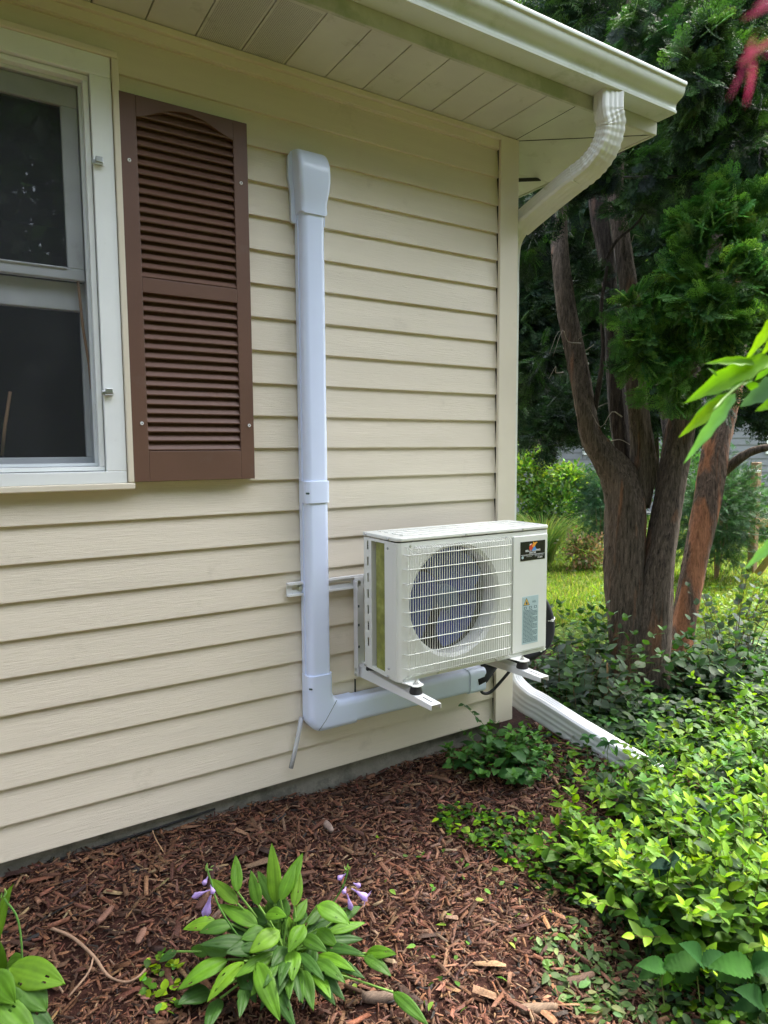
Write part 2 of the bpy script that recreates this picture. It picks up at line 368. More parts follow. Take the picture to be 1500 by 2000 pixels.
# ------------------------------------------------------------ ground
def sm(t): t=np.clip(t,0,1); return t*t*(3-2*t)
def g(x,y):
    x=np.asarray(x,float); y=np.asarray(y,float)
    z=-.074-.012*np.clip(x,0,2.1)+.018*np.exp(-((y+.22)/.12)**2)-.105*np.clip(-y,0,1.3)-.10*sm((x-1.9)/2.2)-.05*sm((y+.3)/2.5)*(x>1.9)
    z=z+.012*np.sin(3.1*x+1)*np.cos(4.3*y)+.006*np.sin(9*x+2*y)+.02*np.exp(-((x-.75)**2+(y+.25)**2)/.12)
    return z
xs=np.concatenate([[-60,-30,-12,-6,-3],np.linspace(-1.5,5,170),np.linspace(5.3,12,24),[14,18,25,40,80]])
ys=np.concatenate([[-60,-30,-14,-7],np.linspace(-4,3.5,170),np.linspace(3.8,12,24),[14,18,25,40,90]])
X,Y=np.meshgrid(xs,ys); Z=g(X,Y); nx=len(xs)
V=np.stack([X.ravel(),Y.ravel(),Z.ravel()],1)
I=(np.arange(len(ys)-1)[:,None]*nx+np.arange(nx-1)[None]).ravel()
o=npmesh('ground',V,np.stack([I,I+1,I+nx+1,I+nx],1),M['ground'],smooth=True); tag(o,kind='structure')

# ------------------------------------------------------------ house
HX=2.105
house=empty('house',(1.0,0,0),'beige vinyl sided house corner with white gutter','house')
P=.1143
def laps(z0,z1):
    """segments of lap profile (y,z) polylines between z0,z1"""
    out=[]
    k=int(math.floor(z0/P+1e-6))
    while k*P<z1:
        a=max(k*P,z0); b=min((k+1)*P,z1)
        yb=lambda z:.0005+.0115*max(0,(z-k*P-.004))/(P-.004)
        out.append(([(.013,a)] if a==k*P else [])+[(0 if a==k*P else yb(a),a)]+([(0,a+.004)] if a==k*P else [])+[(yb(b),b)])
        k+=1
    return out
def siding(mb,x0,x1,z0,z1,side=False):
    for pl in laps(z0,z1):
        n=len(pl)
        V=[(x0,y,z) for y,z in pl]+[(x1,y,z) for y,z in pl]
        if side: V=[(HX-y-.012,x,z) for x,y,z in V]
        mb.add(V,[(i,i+1,n+i+1,n+i) for i in range(n-1)])
mb=MB(); siding(mb,-3,-.52,0,2.545); siding(mb,-.52,.455,0,1.135); siding(mb,-.52,.455,2.438,2.545); siding(mb,.455,2.008,0,2.545)
mb.build('siding',M['siding'],house)
mb=MB(); siding(mb,.08,6.,0,2.545,True); mb.build('side_siding',M['sidingy'],house)
MB().box(1.28,1.2812,-.0045,.006,2*P+.004,3*P-.002).build('siding_seam',M['dark'],house)
# core wall behind siding (keeps light out)
mb=MB(); mb.box(-3,-.52,.016,.12,0,2.6); mb.box(-.52,.455,.016,.12,0,1.15); mb.box(-.52,.455,.016,.12,2.43,2.6); mb.box(.455,2.06,.016,.12,0,2.6); mb.box(1.96,2.085,.12,6,0,2.6); mb.box(-3,1.96,5.9,6,0,2.6); mb.box(-3,1.96,.12,5.9,2.56,2.6)
mb.build('wall_core',M['room'],house)
# corner post : two faces + flanges
mb=MB(); mb.prism([(2.005,-.016),(2.108,-.016),(2.108,.085),(2.092,.085),(2.092,0),(2.005,0)],-.004,2.5685,'z')
mb.build('corner_post',M['trim'],house,bevel=.0025)
# frieze trim under soffit
mb=MB(); mb.box(-3,2.004,-.020,.010,2.549,2.569); mb.box(-3,2.004,-.006,.012,2.518,2.549)
mb.build('frieze_trim',M['trim'],house,bevel=.002)
# foundation
mb=MB(); mb.box(-3,2.07,.03,.2,-.6,.012); mb.box(1.9,2.07,.2,6,-.6,.012)
mb.build('foundation',M['concrete'],house)
MB().tube([py(0,1718,.026),py(150,1668,.024),py(300,1620,.026),py(420,1580,.026)],.004,8).build('foundation_cable',M['cable'],house,smooth=True)
# soffit panels (each seam a small groove)
EX=2.555; EY=-.345; SZ=2.571
sx=[.0,.245,.399,.554,.7085,.862,1.0165,1.172,1.326,1.482,1.638,1.79,1.943]
mb=MB(); prev=-3
for s in sx+[2.095]:
    mb.add([(prev+.0022,.002,SZ),(s-.0022,.002,SZ),(s-.0022,EY,SZ),(prev+.0022,EY,SZ),
            (prev+.0022,.002,SZ+.012),(s-.0022,.002,SZ+.012),(s-.0022,EY,SZ+.012),(prev+.0022,EY,SZ+.012)],
           [(0,1,2,3),(0,4,5,1),(1,5,6,2),(2,6,7,3),(3,7,4,0)]); prev=s
mb.build('soffit',M['soffit'],house)
mb=MB()     # side overhang, mitred at the corner
mb.add([(2.097,.0,SZ),(2.097,EY,SZ),(EX,EY,SZ)],[(0,1,2)])
mb.add([(2.099,.004,SZ-.002),(EX,EY+.004,SZ-.002),(EX,.25,SZ-.002),(2.099,.25,SZ-.002)],[(0,1,2,3)])
yy=.254
while yy<5.8: mb.box(2.099,EX,yy,yy+.151,SZ-.002,SZ+.01); yy+=.155
mb.build('side_soffit',M['soffit'],house)
MB().box(-3,EX+.02,EY,0,SZ+.014,SZ+.02).build('soffit_backing',M['dark'],house)
# vent perforation rows on two panels
mb=MB()
for a,b in ((.7085,.862),(.862,1.0165)):
    nxv=24; nyv=52
    for i in range(nxv):
        for j in range(nyv):
            x=a+.012+(b-a-.024)*i/(nxv-1); y=EY+.02+(-EY-.04)*j/(nyv-1)
            mb.add([(x-.0011,y-.0011,SZ-.0006),(x+.0011,y-.0011,SZ-.0006),(x+.0011,y+.0011,SZ-.0006),(x-.0011,y+.0011,SZ-.0006)],[(0,1,2,3)])
mb.build('soffit_vent',M['dark'],house)
# fascia
mb=MB(); mb.box(-3,EX+.012,EY-.014,EY-.001,SZ-.006,2.76); mb.box(EX,EX+.012,EY,6,SZ-.008,2.73)
mb.build('fascia',M['fascia'],house,bevel=.002)
# gutter: K profile (y,z)
GB=2.617
def bz(a,b,c,d,n=8): return [tuple((1-t)**3*np.array(a)+3*(1-t)**2*t*np.array(b)+3*(1-t)*t*t*np.array(c)+t**3*np.array(d)) for t in [i/n for i in range(n+1)]]
og=[(-.444,GB),(-.4500,GB+.001),(-.4512,GB+.010),(-.4465,GB+.013)]+bz((-.4455,GB+.016),(-.444,GB+.062),(-.486,GB+.030),(-.487,GB+.088),12)+[(-.494,GB+.091),(-.4955,GB+.098),(-.494,GB+.104),(-.481,GB+.106)]
gp=[(-.362,2.735),(-.362,GB)]+og+[(y+.004,z) for y,z in og[::-1][1:-4]]+[(-.441,GB+.004),(-.366,GB+.004),(-.366,2.735)]
mb=MB(); n=len(gp); x0,x1=-3,2.565
V=[(x0,*q) for q in gp]+[(x1,*q) for q in gp]
mb.add(V,[(i,(i+1)%n,n+(i+1)%n,n+i) for i in range(n)]); mb.prism(gp[:2]+og,x1,x1+.003)
gut=mb.build('gutter',M['gutter'],house,smooth='auto')
# downspout profile: rounded rectangle with flutes, unit metres
def spout_prof(w,h,fl=.0028):
    pr=[]
    def side(ax,ay,bx,by,nf):
        nxx,nyy=(by-ay),-(bx-ax); l=math.hypot(nxx,nyy); nxx/=l; nyy/=l
        m=nf*4+4
        for i in range(m+1):
            t=i/m; d=0
            if .12<t<.88: d=-fl*max(0,math.sin((t-.12)/.76*math.pi*2*nf-math.pi/2)*.5+.5)
            pr.append((ax+(bx-ax)*t+nxx*d,ay+(by-ay)*t+nyy*d))
    r=.008; a,b=w/2,h/2
    side(-a+r,-b,a-r,-b,3); side(a,-b+r,a,b-r,3); side(a-r,b,-a+r,b,3); side(-a,b-r,-a,-b+r,3)
    return pr
def spline(pts,n=8):
    pts=[np.array(p,float) for p in pts]; P_=[2*pts[0]-pts[1]]+pts+[2*pts[-1]-pts[-2]]; out=[]
    for i in range(1,len(P_)-2):
        for k in range(n):
            t=k/n; a,b,c,d=P_[i-1:i+3]
            out.append(.5*((2*b)+(-a+c)*t+(2*a-5*b+4*c-d)*t*t+(-a+3*b-3*c+d)*t**3))
    out.append(pts[-1]); return out
ds=MB()
top=np.array([2.205,-.408,GB+.006])
pth=spline([top,top+(0,0,-.07),py(1193,245,-.402),py(1181,289,-.375),py(1155,325,-.32),py(1120,353,-.24)],16)+spline([py(1112,359,-.225),py(1060,402,-.09),py(1016,440,.03)],4)
rad=[]
for i,p in enumerate(pth): rad.append(1.0+((.022 if i%5==0 else (-.032 if i%5 in (2,3) else 0)) if 14<i<78 else 0))
pr=spout_prof(.100,.070,.0035)
ds.tube(pth,rad,prof=pr,upv=(1,-.2,0))
e=pth[-1]
ds.tube(spline([e-(0,.0,-.01),(2.168,.095,e[2]-.04),(2.172,.12,e[2]-.12),(2.172,.12,e[2]-.3)],5),.96,prof=pr,upv=(1,0,0))
ds.tube([(2.172,.12,e[2]-.3),(2.172,.12,.22)],.97,prof=pr,upv=(1,0,0))
spout=ds.build('downspout',M['spout'],house,smooth='auto')
MB().tube([pth[-14],pth[-13]],1.035,prof=pr,upv=(1,-.2,0)).build('downspout_joint',M['spout'],spout,smooth='auto')
# lower elbow and discharge run
le=MB()
lp=spline([(2.178,.12,.24),(2.185,.09,.13),(2.215,.02,.065),(2.25,-.05,.035)],6)+[np.array((2.33,-.22,-.045)),np.array((2.43,-.43,-.135)),np.array((2.475,-.525,-.178))]
pr2=spout_prof(.076,.118,.0035)
le.tube(lp,[1.0]*len(lp),prof=pr2,upv=(1,.3,0.))
low=le.build('discharge_spout',M['spoutw'],house,smooth='auto')
# roof: hip slabs
mb=MB(); zt=2.745
mb.add([(-3,-.41,zt),(EX+.06,-.41,zt),(EX-3.0,2.9,zt+1.35),(-3,2.9,zt+1.35)],[(0,1,2,3)])
mb.add([(EX+.06,-.41,zt),(EX+.06,6.3,zt),(EX-3.0,2.9,zt+1.35)],[(0,1,2)])
mb.add([(-3,6.3,zt),(EX+.06,6.3,zt),(EX-3.0,2.9,zt+1.35),(-3,2.9,zt+1.35)],[(3,2,1,0)])
mb.add([(-3,-.41,zt-.015),(EX+.06,-.41,zt-.015),(EX+.06,6.3,zt-.015),(-3,6.3,zt-.015)],[(0,1,2,3)])
mb.build('roof',M['shingle'],house)

# window ------------------------------------------------------------------
WX0,WX1,WZ0,WZ1=-.52,.466,1.128,2.445
def frame(mb,x0,x1,z0,z1,w,y0,y1,wb=None,wt=None):
    wb=wb or w; wt=wt or w
    mb.box(x0,x0+w,y0,y1,z0+wb,z1-wt); mb.box(x1-w,x1,y0,y1,z0+wb,z1-wt)
    mb.box(x0,x1,y0,y1,z0,z0+wb-.0004); mb.box(x0,x1,y0,y1,z1-wt+.0004,z1)
    return mb
mb=frame(MB(),WX0,WX1,WZ0,WZ1,.021,-.034,.016); win=mb.build('window',M['trim'],house,bevel=.004,seg=3)
win['label']='double hung window in beige trim'
mb=frame(MB(),WX0+.023,WX1-.023,WZ0+.021,WZ1-.021,.060,-.028,.03,wb=.038); mb.build('frame',M['white'],win,bevel=.002)
mb=frame(MB(),WX0+.085,WX1-.085,WZ0+.061,WZ1-.083,.016,-.014,.06,wb=.013); mb.build('inner_frame',M['white'],win,bevel=.002)
jx=WX1-.101
mb=frame(MB(),-.42,jx,WZ0+.075,2.346,.010,.006,.10); mb.build('jamb',M['sash'],win,bevel=.001)
mb=MB(); mb=frame(mb,-.40,jx-.012,1.771,2.335,.047,.022,.05,wb=.034,wt=.06); mb.box(-.35,jx-.06,.016,.05,1.800,1.806)
mb.build('upper_sash',M['sash'],win,bevel=.003)
mb=frame(MB(),-.40,jx-.008,1.200,1.770,.016,.058,.086,wb=.032,wt=.085); mb.build('lower_sash',M['sash'],win,bevel=.003)
MB().box(-.355,jx-.058,.034,.038,1.800,2.28).build('pane',M['glass'],win)
MB().add([(-.42,.012,1.2),(jx+.001,.012,1.2),(jx+.001,.012,2.346),(-.42,.012,2.346)],[(0,1,2,3)]).build('insect_screen',M['screen'],win)
for zc,tl in ((2.115,1),(1.431,0)):
    mb=MB(); mb.box(.377,.412,-.0335,-.0295,zc-.009,zc+.004); mb.box(.385,.408,-.044,-.034,zc-.012,zc-.007); mb.box(.388,.408,-.046,-.034,zc-.006,zc+.011); 
    mb.build('screen_clip',M['steel'],win,bevel=.0015)
# room behind the window (dark, with a pale shade in the upper part)
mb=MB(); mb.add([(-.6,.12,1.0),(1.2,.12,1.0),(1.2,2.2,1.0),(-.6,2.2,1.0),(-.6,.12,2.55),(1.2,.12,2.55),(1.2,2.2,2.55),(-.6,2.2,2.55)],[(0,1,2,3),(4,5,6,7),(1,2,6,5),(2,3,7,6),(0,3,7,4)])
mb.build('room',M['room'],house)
st=MB().tube([py(152,545,.036),py(162,640,.034),py(174,712,.030),py(178,760,.026)],[.0045,.0042,.004,.003],8).build('stick_or_reflection',M['stick'],smooth=True)
tag(st,'thin bamboo stick propped inside the lower right of the window','stick')
st=MB().tube([py(20,765,.2),py(10,830,.2),py(4,890,.2)],.005,8).build('stick_or_reflection',M['stick'],smooth=True)  # stick form added in place of a faint reflection
tag(st,'stick shape standing in for a faint reflection at the lower left of the window','stick')

# shutter -------------------------------------------------------------------
SX0,SX1,SB,ST=.462,.868,1.151,2.335
sh=MB(); yf,yb=-.034,-.004
ux0,ux1=.511,.819
sh.box(SX0,ux0,yf,yb,SB,ST); sh.box(ux1,SX1,yf,yb,SB,ST)
sh.box(ux0,ux1,yf,yb,SB,1.249); sh.box(ux0,ux1,yf,yb,1.746,1.791)
arch=[(ux0,2.272)]
for i in range(21):
    t=i/20; x=ux0+(ux1-ux0)*t
    arch.append((x,2.270+.048*math.sin(math.pi*t)**1.3))
arch+=[(ux1,ST),(ux0,ST)]
sh.prism(arch,yf,yb,'y')
shut=sh.build('shutter',M['brown'],house,bevel=.002)
shut['label']='brown louvred shutter with arched top'
def louvers(z0,z1,name,ztop=None):
    n=int(round((z1-z0)/.0285)); mb=MB(); p=(z1-z0)/n
    for i in range(n+(2 if ztop else 0)):
        z=z0+i*p
        mb.prism([(yf+.004,z+.001),(yf+.0015,z+.005),(yb-.006,z+p+.006),(yb-.003,z+p+.001)],ux0,ux1,'x')
    mb.box(ux0,ux1,-.009,-.006,z0,z1+(.05 if ztop else 0)); return mb.build(name,M['brown'],shut,bevel=.0008,seg=1)
louvers(1.249,1.746,'louvre_panel'); louvers(1.791,2.272,'louvre_panel',2.31)
for (x,z) in ((.486,2.137),(.843,2.139),(.493,1.337),(.851,1.335)):
    mb=MB(); mb.cyl((x,yf-.0025,z),(x,yf+.001,z),.0052,.0058,14); s=mb.build('screw',M['insul'],shut,smooth='auto'); MB().cyl((x,yf-.0031,z),(x,yf-.002,z),.0019,n=8).build('screw_recess',M['dark'],s)

# ------------------------------------------------------------ line set cover
lc=empty('line_set_cover',(1.1,0,.25),'white plastic pipe cover running down the siding and turning towards the unit','pipe cover')
def arcpts(cx,cy,r,a0,a1,n=6): return [(cx+r*math.cos(R_(a0+(a1-a0)*i/n)),cy+r*math.sin(R_(a0+(a1-a0)*i/n))) for i in range(n+1)]
def cov(x0,x1,d,r=.022,base=0.0):
    """cross section (x,y) of a cover against the wall"""
    p=[(x0,base),(x0,-d+r)]+arcpts(x0+r,-d+r,r,180,270)+arcpts(x1-r,-d+r,r,270,360)+[(x1,-d+r),(x1,base)]
    return p
D=.062
mb=MB(); mb.prism(cov(1.055,1.145,D),.40,2.078,'z'); mb.prism([(1.051,-.001),(1.051,-.024),(1.0555,-.024),(1.0555,-.001)],.40,2.078,'z')
mb.build('vertical_cover',M['duct'],lc,smooth='auto')
mb=MB(); mb.prism(cov(1.0505,1.1495,D+.005),1.055,1.136,'z'); j=mb.build('coupling',M['duct'],lc,smooth='auto',bevel=.0015)
def slot(par,x,y,z,ax='x',w=.012,h=.0035):
    MB().box(x-w/2,x+w/2,y-.0008,y+.004,z-h/2,z+h/2).build('slot',M['ink'],par,bevel=.0015)
# side screw slots
def sslot(par,x,y,z): 
    mb=MB(); c=np.array([x,y,z]); n=np.array([-.75,-.66,0]); t=np.array([.66,-.75,0])
    pts=[c+n*.0012+t*a*.008+np.array([0,0,b*.0035]) for a,b in ((-1,0),(-.7,-1),(.7,-1),(1,0),(.7,1),(-.7,1))]
    mb.add(pts,[(0,1,2,3,4,5)]); mb.build('screw_slot',M['ink'],par)
sslot(j,1.0575,-.0605,1.092)
# wall cap : rounded top, flares out over the wall
def rprism(mb,out,y0,y1,rr,steps=5):
    """outline (x,z) ccw or cw extruded from wall y0 to front y1 (<y0) with a rounded front edge"""
    o=np.array(out); n=len(o); nx_=np.roll(o,-1,0)-np.roll(o,1,0); nrm=np.stack([nx_[:,1],-nx_[:,0]],1); nrm/=np.linalg.norm(nrm,axis=1,keepdims=True)
    area=np.sum(o[:,0]*np.roll(o[:,1],-1)-np.roll(o[:,0],-1)*o[:,1]); nrm*=(1 if area>0 else -1)
    rings=[(o,y0)]
    for k in range(steps+1):
        a=k/steps*math.pi/2; rings.append((o-nrm*rr*(1-math.cos(a)),y1+rr*(1-math.sin(a))))
    V=[(p[0],y,p[1]) for q,y in rings for p in q]
    mb.add(V,[(i*n+k,i*n+(k+1)%n,(i+1)*n+(k+1)%n,(i+1)*n+k) for i in range(len(rings)-1) for k in range(n)]+[tuple((len(rings)-1)*n+k for k in range(n))])
def dens(pts,st=.004):
    out=[]
    for i in range(len(pts)):
        a=np.array(pts[i]); b=np.array(pts[(i+1)%len(pts)]); m=max(1,int(np.linalg.norm(b-a)/st)); out+=[tuple(a+(b-a)*k/m) for k in range(m)]
    return [p for i,p in enumerate(out) if math.dist(p,out[i-1])>1e-5]
hood=[(-.001,2.074),(-.001,2.297)]+[(-.022-.060*math.sin(R_(a)),2.212+.085*math.cos(R_(a))) for a in range(0,91,9)]+[(-.0815,2.185),(-.079,2.155),(-.0735,2.128),(-.069,2.105),(-.068,2.074)]
ho=np.array(hood); nh_=len(ho); ec=np.roll(ho,-1,0)-np.roll(ho,1,0); hn=np.stack([ec[:,1],-ec[:,0]],1); hn/=np.linalg.norm(hn,axis=1,keepdims=True); ar=np.sum(ho[:,0]*np.roll(ho[:,1],-1)-np.roll(ho[:,0],-1)*ho[:,1]); hn*=(1 if ar>0 else -1); hn[ho[:,0]>-.002]=0
def hw_(z): return .0515+.010*sm((z-2.10)/.09)
mb=MB(); V=[]; rr=.016; rings=[]
for sgn in (-1,1):
    ks=range(7) if sgn<0 else range(6,-1,-1)
    for k in ks:
        a=k/6*math.pi/2; ins=rr*(1-math.sin(a)); back=rr*(1-math.cos(math.pi/2-a)) if 0 else rr*(1-math.sin(math.pi/2-a))
        rings.append((sgn,ins,rr*math.cos(a)*0+rr*(1-math.cos(a))))
for sgn,ins,xin in rings:
    for (y,z),nn in zip(ho,hn):
        q=(y-nn[0]*ins,z-nn[1]*ins); V.append((1.1+sgn*(hw_(z)-xin),q[0],q[1]))
m_=len(rings); mb.add(V,[(i*nh_+k,i*nh_+(k+1)%nh_,(i+1)*nh_+(k+1)%nh_,(i+1)*nh_+k) for i in range(m_-1) for k in range(nh_)]+[tuple(range(nh_)),tuple((m_-1)*nh_+k for k in range(nh_))])
# wall flange
fl=arcpts(1.1+.042,2.262,.034,0,90,6)+arcpts(1.1-.036,2.262,.040,90,180,6)
fl=[(1.1+.066,2.15),(1.1+.075,2.20)]+fl+[(1.1-.076,2.20),(1.1-.067,2.15),(1.1-.067,2.056),(1.1-.062,2.050),(1.1+.048,2.050),(1.1+.066,2.056)]
mb.prism(fl,-.014,-.001,'y')
cap=mb.build('wall_cap',M['duct'],lc,smooth='auto'); sslot(cap,1.0565,-.061,2.105)
# elbow: outer corner rounded
HZ0,HZ1=.190,.288
def ell(dd,grow):
    g_=grow; out=[]
    # polyline section in (x,z) for front face outline
    return [(1.055-g_,.408)]+[(1.055-g_,.245)]+arcpts(1.11,.245,.055+g_,180,270,10)+[(1.25,HZ0-g_),(1.25,HZ1+g_),(1.185,HZ1+g_)]+[(1.165,.296+g_),(1.151+g_,.312),(1.145+g_,.335)]+[(1.145+g_,.408)]
def resamp(pts,n):
    P=np.array(pts,float); c=np.concatenate([[0],np.cumsum(np.linalg.norm(np.diff(P,axis=0),axis=1))]); t=np.linspace(0,c[-1],n)
    return np.stack([np.interp(t,c,P[:,k]) for k in (0,1)],1)
outp=resamp([(1.0495,.408),(1.0495,.245)]+arcpts(1.1095,.245,.060,184,270,12)+[(1.25,.185)],40)
innp=resamp([(1.1505,.408),(1.1505,.340)]+arcpts(1.1955,.338,.045,184,268,10)+[(1.25,.293)],40)
sec=cov(0,1,D+.005,.022); sec=[(0,-.001)]+[((.022*(1-math.cos(a)))/.101,-(D+.005)+.022*(1-math.sin(a))) for a in np.linspace(0,math.pi/2,7)]+[(1-(.022*(1-math.cos(a)))/.101,-(D+.005)+.022*(1-math.sin(a))) for a in np.linspace(math.pi/2,0,7)]+[(1,-.001)]
mb=MB(); V=[]; ns_=len(sec)
for o_,i_ in zip(outp,innp):
    for q,y in sec: p=o_+(i_-o_)*q; V.append((p[0],y,p[1]))
mb.add(V,[(i*ns_+k,i*ns_+k+1,(i+1)*ns_+k+1,(i+1)*ns_+k) for i in range(39) for k in range(ns_-1)]+[tuple(range(ns_)),tuple(39*ns_+k for k in range(ns_))])
el=mb.build('elbow',M['duct'],lc,smooth='auto')
MB().tube([(1.162,-(D+.0052),.300),(1.115,-(D+.0052),.232),(1.083,-(D+.0052),.197)],.0009,6).build('elbow_seam',M['ink'],el)
sslot(el,1.0565,-.061,.362)
def covh(z0,z1,d,r=.022): return [(y,z) for z,y in cov(z0,z1,d,r)]
mb=MB(); mb.prism(covh(HZ0,HZ1,D),1.24,1.83,'x'); mb.build('horizontal_cover',M['duct'],lc,smooth='auto')
mb=MB(); mb.prism(covh(HZ0-.005,HZ1+.005,D+.005),1.815,1.905,'x'); mb.build('end_cap',M['duct'],lc,bevel=.006,seg=3,smooth='auto')
dr=MB().tube([(1.035,-.02,.245),(1.02,-.026,.19),(1.0,-.03,.12),(.983,-.032,.064)],[.0085]*4,12).build('drain_tube',M['clear'],smooth=True)
tag(dr,'short clear plastic drain tube hanging from the cover elbow','tube')

# ------------------------------------------------------------ bracket
br=empty('wall_bracket',(1.5,0,.55),'white steel wall bracket with two arms carrying the unit','bracket')
mb=MB()
def slab_slots(mb,x0,x1,z0,z1,y0,y1,slots,sh_):
    zc=(z0+z1)/2; prev=x0
    for a,b in slots:
        mb.box(prev,a,y0,y1,z0,z1); mb.box(a,b,y0,y1,z0,zc-sh_); mb.box(a,b,y0,y1,zc+sh_,z1); prev=b
    mb.box(prev,x1,y0,y1,z0,z1)
slab_slots(mb,.990,1.92,.711,.762,-.008,-.004,[(1.012,1.045),(1.165,1.262),(1.35,1.45),(1.55,1.65)],.0045)
mb.box(.990,1.92,-.022,-.008,.759,.762); mb.box(.990,1.92,-.022,-.008,.711,.714)
mb.box(.990,1.92,-.022,-.0195,.714,.720); mb.box(.990,1.92,-.022,-.0195,.753,.759)
mb.build('wall_rail',M['bracket'],br,bevel=.001)
mb=MB(); mb.cyl((1.043,-.018,.738),(1.043,-.006,.738),.009,n=6); mb.cyl((1.043,-.009,.738),(1.043,-.0075,.738),.014); mb.build('lag_bolt',M['steel'],br)
for bx in (1.264,1.765):
    mb=MB(); mb.box(bx,bx+.003,-.052,-.022,.367,.745); mb.box(bx+.003,bx+.044,-.026,-.0225,.37,.755)
    up=mb.build('upright',M['bracket'],br,bevel=.001)
    for z in (.64,.565,.478): MB().box(bx+.012,bx+.024,-.0272,-.0262,z-.005,z+.005).build('hole_shade',M['ink'],up,bevel=.002)  # raised dark patch; the shade of an opening put into colour
    for z in (.395,.372): MB().cyl((bx-.003,-.037,z),(bx+.001,-.037,z),.006,n=8).build('bolt',M['steel'],up)
    MB().cyl((bx+.022,-.030,.735),(bx+.022,-.026,.735),.008,n=8).build('bolt',M['steel'],up)
    # arm
    ax0,ax1=bx+.0135,bx+.0555; mb=MB()
    y0,y1=-.517,-.026; zt0,zt1=.402,.408   # top at tip / at wall
    ztf=lambda y: zt1+(zt0-zt1)*(y-y1)/(y0-y1)
    def pl(xa,xb,ya,yb_):
        mb.add([(xa,ya,ztf(ya)),(xb,ya,ztf(ya)),(xb,yb_,ztf(yb_)),(xa,yb_,ztf(yb_)),(xa,ya,ztf(ya)-.0025),(xb,ya,ztf(ya)-.0025),(xb,yb_,ztf(yb_)-.0025),(xa,yb_,ztf(yb_)-.0025)],[(0,1,2,3),(4,7,6,5),(0,4,5,1),(1,5,6,2),(2,6,7,3),(3,7,4,0)])
    xm=(ax0+ax1)/2
    pl(ax0,ax1,y0,-.495); pl(ax0,xm-.003,-.495,-.435); pl(xm+.003,ax1,-.495,-.435); pl(ax0,ax1,-.435,y1)
    for xa in (ax0,ax1-.0025):
        mb.prism([(y0,ztf(y0)-.0026),(y1,ztf(y1)-.0026),(y1,.362),(-.12,.366),(y0,ztf(y0)-.018)],xa,xa+.0025,'x')
    mb.build('arm',M['bracket'],br,bevel=.0008)
    for yf_ in (-.398,-.10):
        mb=MB(); mb.tube([(xm,yf_,.404),(xm,yf_,.408),(xm,yf_,.430),(xm,yf_,.433)],[.023,.0235,.0185,.018],18); mb.build('rubber_mount',M['rubber'],br,smooth='auto')

# ------------------------------------------------------------ air conditioner
ac=empty('air_conditioner',(1.61,-.245,.437),'ivory outdoor air conditioning unit with wire fan guard on the wall bracket','air conditioner')
AX0,AX1,AYF,AYB,AZ0,AZ1=1.250,1.970,-.360,-.130,.437,.929
mb=MB(); fx0,fx1=AX0+.016,AX1-.016
cx,cz,cr=1.504,.700,.2095
Np=96; ring=[];rect=[]
def rectpt(a):
    dx,dz=math.cos(a),math.sin(a); t=1e9
    if dx>1e-9: t=min(t,(fx1-cx)/dx)
    if dx<-1e-9: t=min(t,(fx0-cx)/dx)
    if dz>1e-9: t=min(t,(AZ1-cz)/dz)
    if dz<-1e-9: t=min(t,(AZ0-cz)/dz)
    return (cx+dx*t,AYF,cz+dz*t)
angs=sorted([2*math.pi*i/Np for i in range(Np)]+[math.atan2(z-cz,x-cx)%(2*math.pi) for x in (fx0,fx1) for z in (AZ0,AZ1)])
n=len(angs)
V=[(cx+cr*math.cos(a),AYF,cz+cr*math.sin(a)) for a in angs]+[rectpt(a) for a in angs]+[(cx+(cr-.012)*math.cos(a),AYF+.012,cz+(cr-.012)*math.sin(a)) for a in angs]+[(cx+(cr-.012)*math.cos(a),AYF+.05,cz+(cr-.012)*math.sin(a)) for a in angs]
Fc=[]
for i in range(n):
    j2=(i+1)%n; Fc+=[(i,j2,n+j2,n+i),(i,2*n+i,2*n+j2,j2),(2*n+i,3*n+i,3*n+j2,2*n+j2)]
mb.add(V,Fc)
def wallstrip(pts):
    m=len(pts); V=[(x,y,AZ0) for x,y in pts]+[(x,y,AZ1) for x,y in pts]; mb.add(V,[(i,i+1,m+i+1,m+i) for i in range(m-1)])
lc_=[(AX0,-.274),(AX0,-.344)]+arcpts(AX0+.016,AYF+.016,.016,180,270,6)[0:]
wallstrip(lc_); wallstrip(arcpts(AX1-.016,AYF+.016,.016,270,360,6)+[(AX1,AYB),(AX1-.02,AYB)])
mb.box(AX0+.02,AX1-.001,AYF+.004,AYB,AZ0+.001,AZ0+.006)
body=mb.build('casing',M['acbody'],ac,smooth='auto')
# shallow pressed strips: left vertical groove, lower flange
mb=MB(); mb.box(AX0-.0015,AX0+.001,-.351,-.346,AZ0+.03,AZ1-.02); mb.box(fx0+.012,1.742,AYF-.0035,AYF-.0005,AZ0+.010,AZ0+.013); mb.box(1.76,1.958,AYF-.0035,AYF-.0005,AZ0+.008,AZ0+.011)
mb.box(AX0-.0008,AX0+.001,-.335,-.278,AZ0+.001,AZ1-.03)
mb.build('pressed_edge',M['acbody'],body,bevel=.001)
# lid
mb=MB(); lid=[(AX0-.003,AYB+.004),(AX0-.003,AYF+.012),(AX0+.012,AYF-.004),(AX1-.010,AYF-.004),(AX1+.003,AYF+.012),(AX1+.003,AYB+.004)]
mb.prism(lid,AZ1+.0035,.947,'z')
top_=mb.build('lid',M['acbody'],ac,bevel=.004,seg=3)
mb=MB()
for yr in (-.163,-.213,-.263,-.313): mb.box(AX0+.045,AX1-.045,yr-.013,yr+.013,.9468,.9505)
mb.build('lid_rib',M['acbody'],top_,bevel=.0035,seg=3)
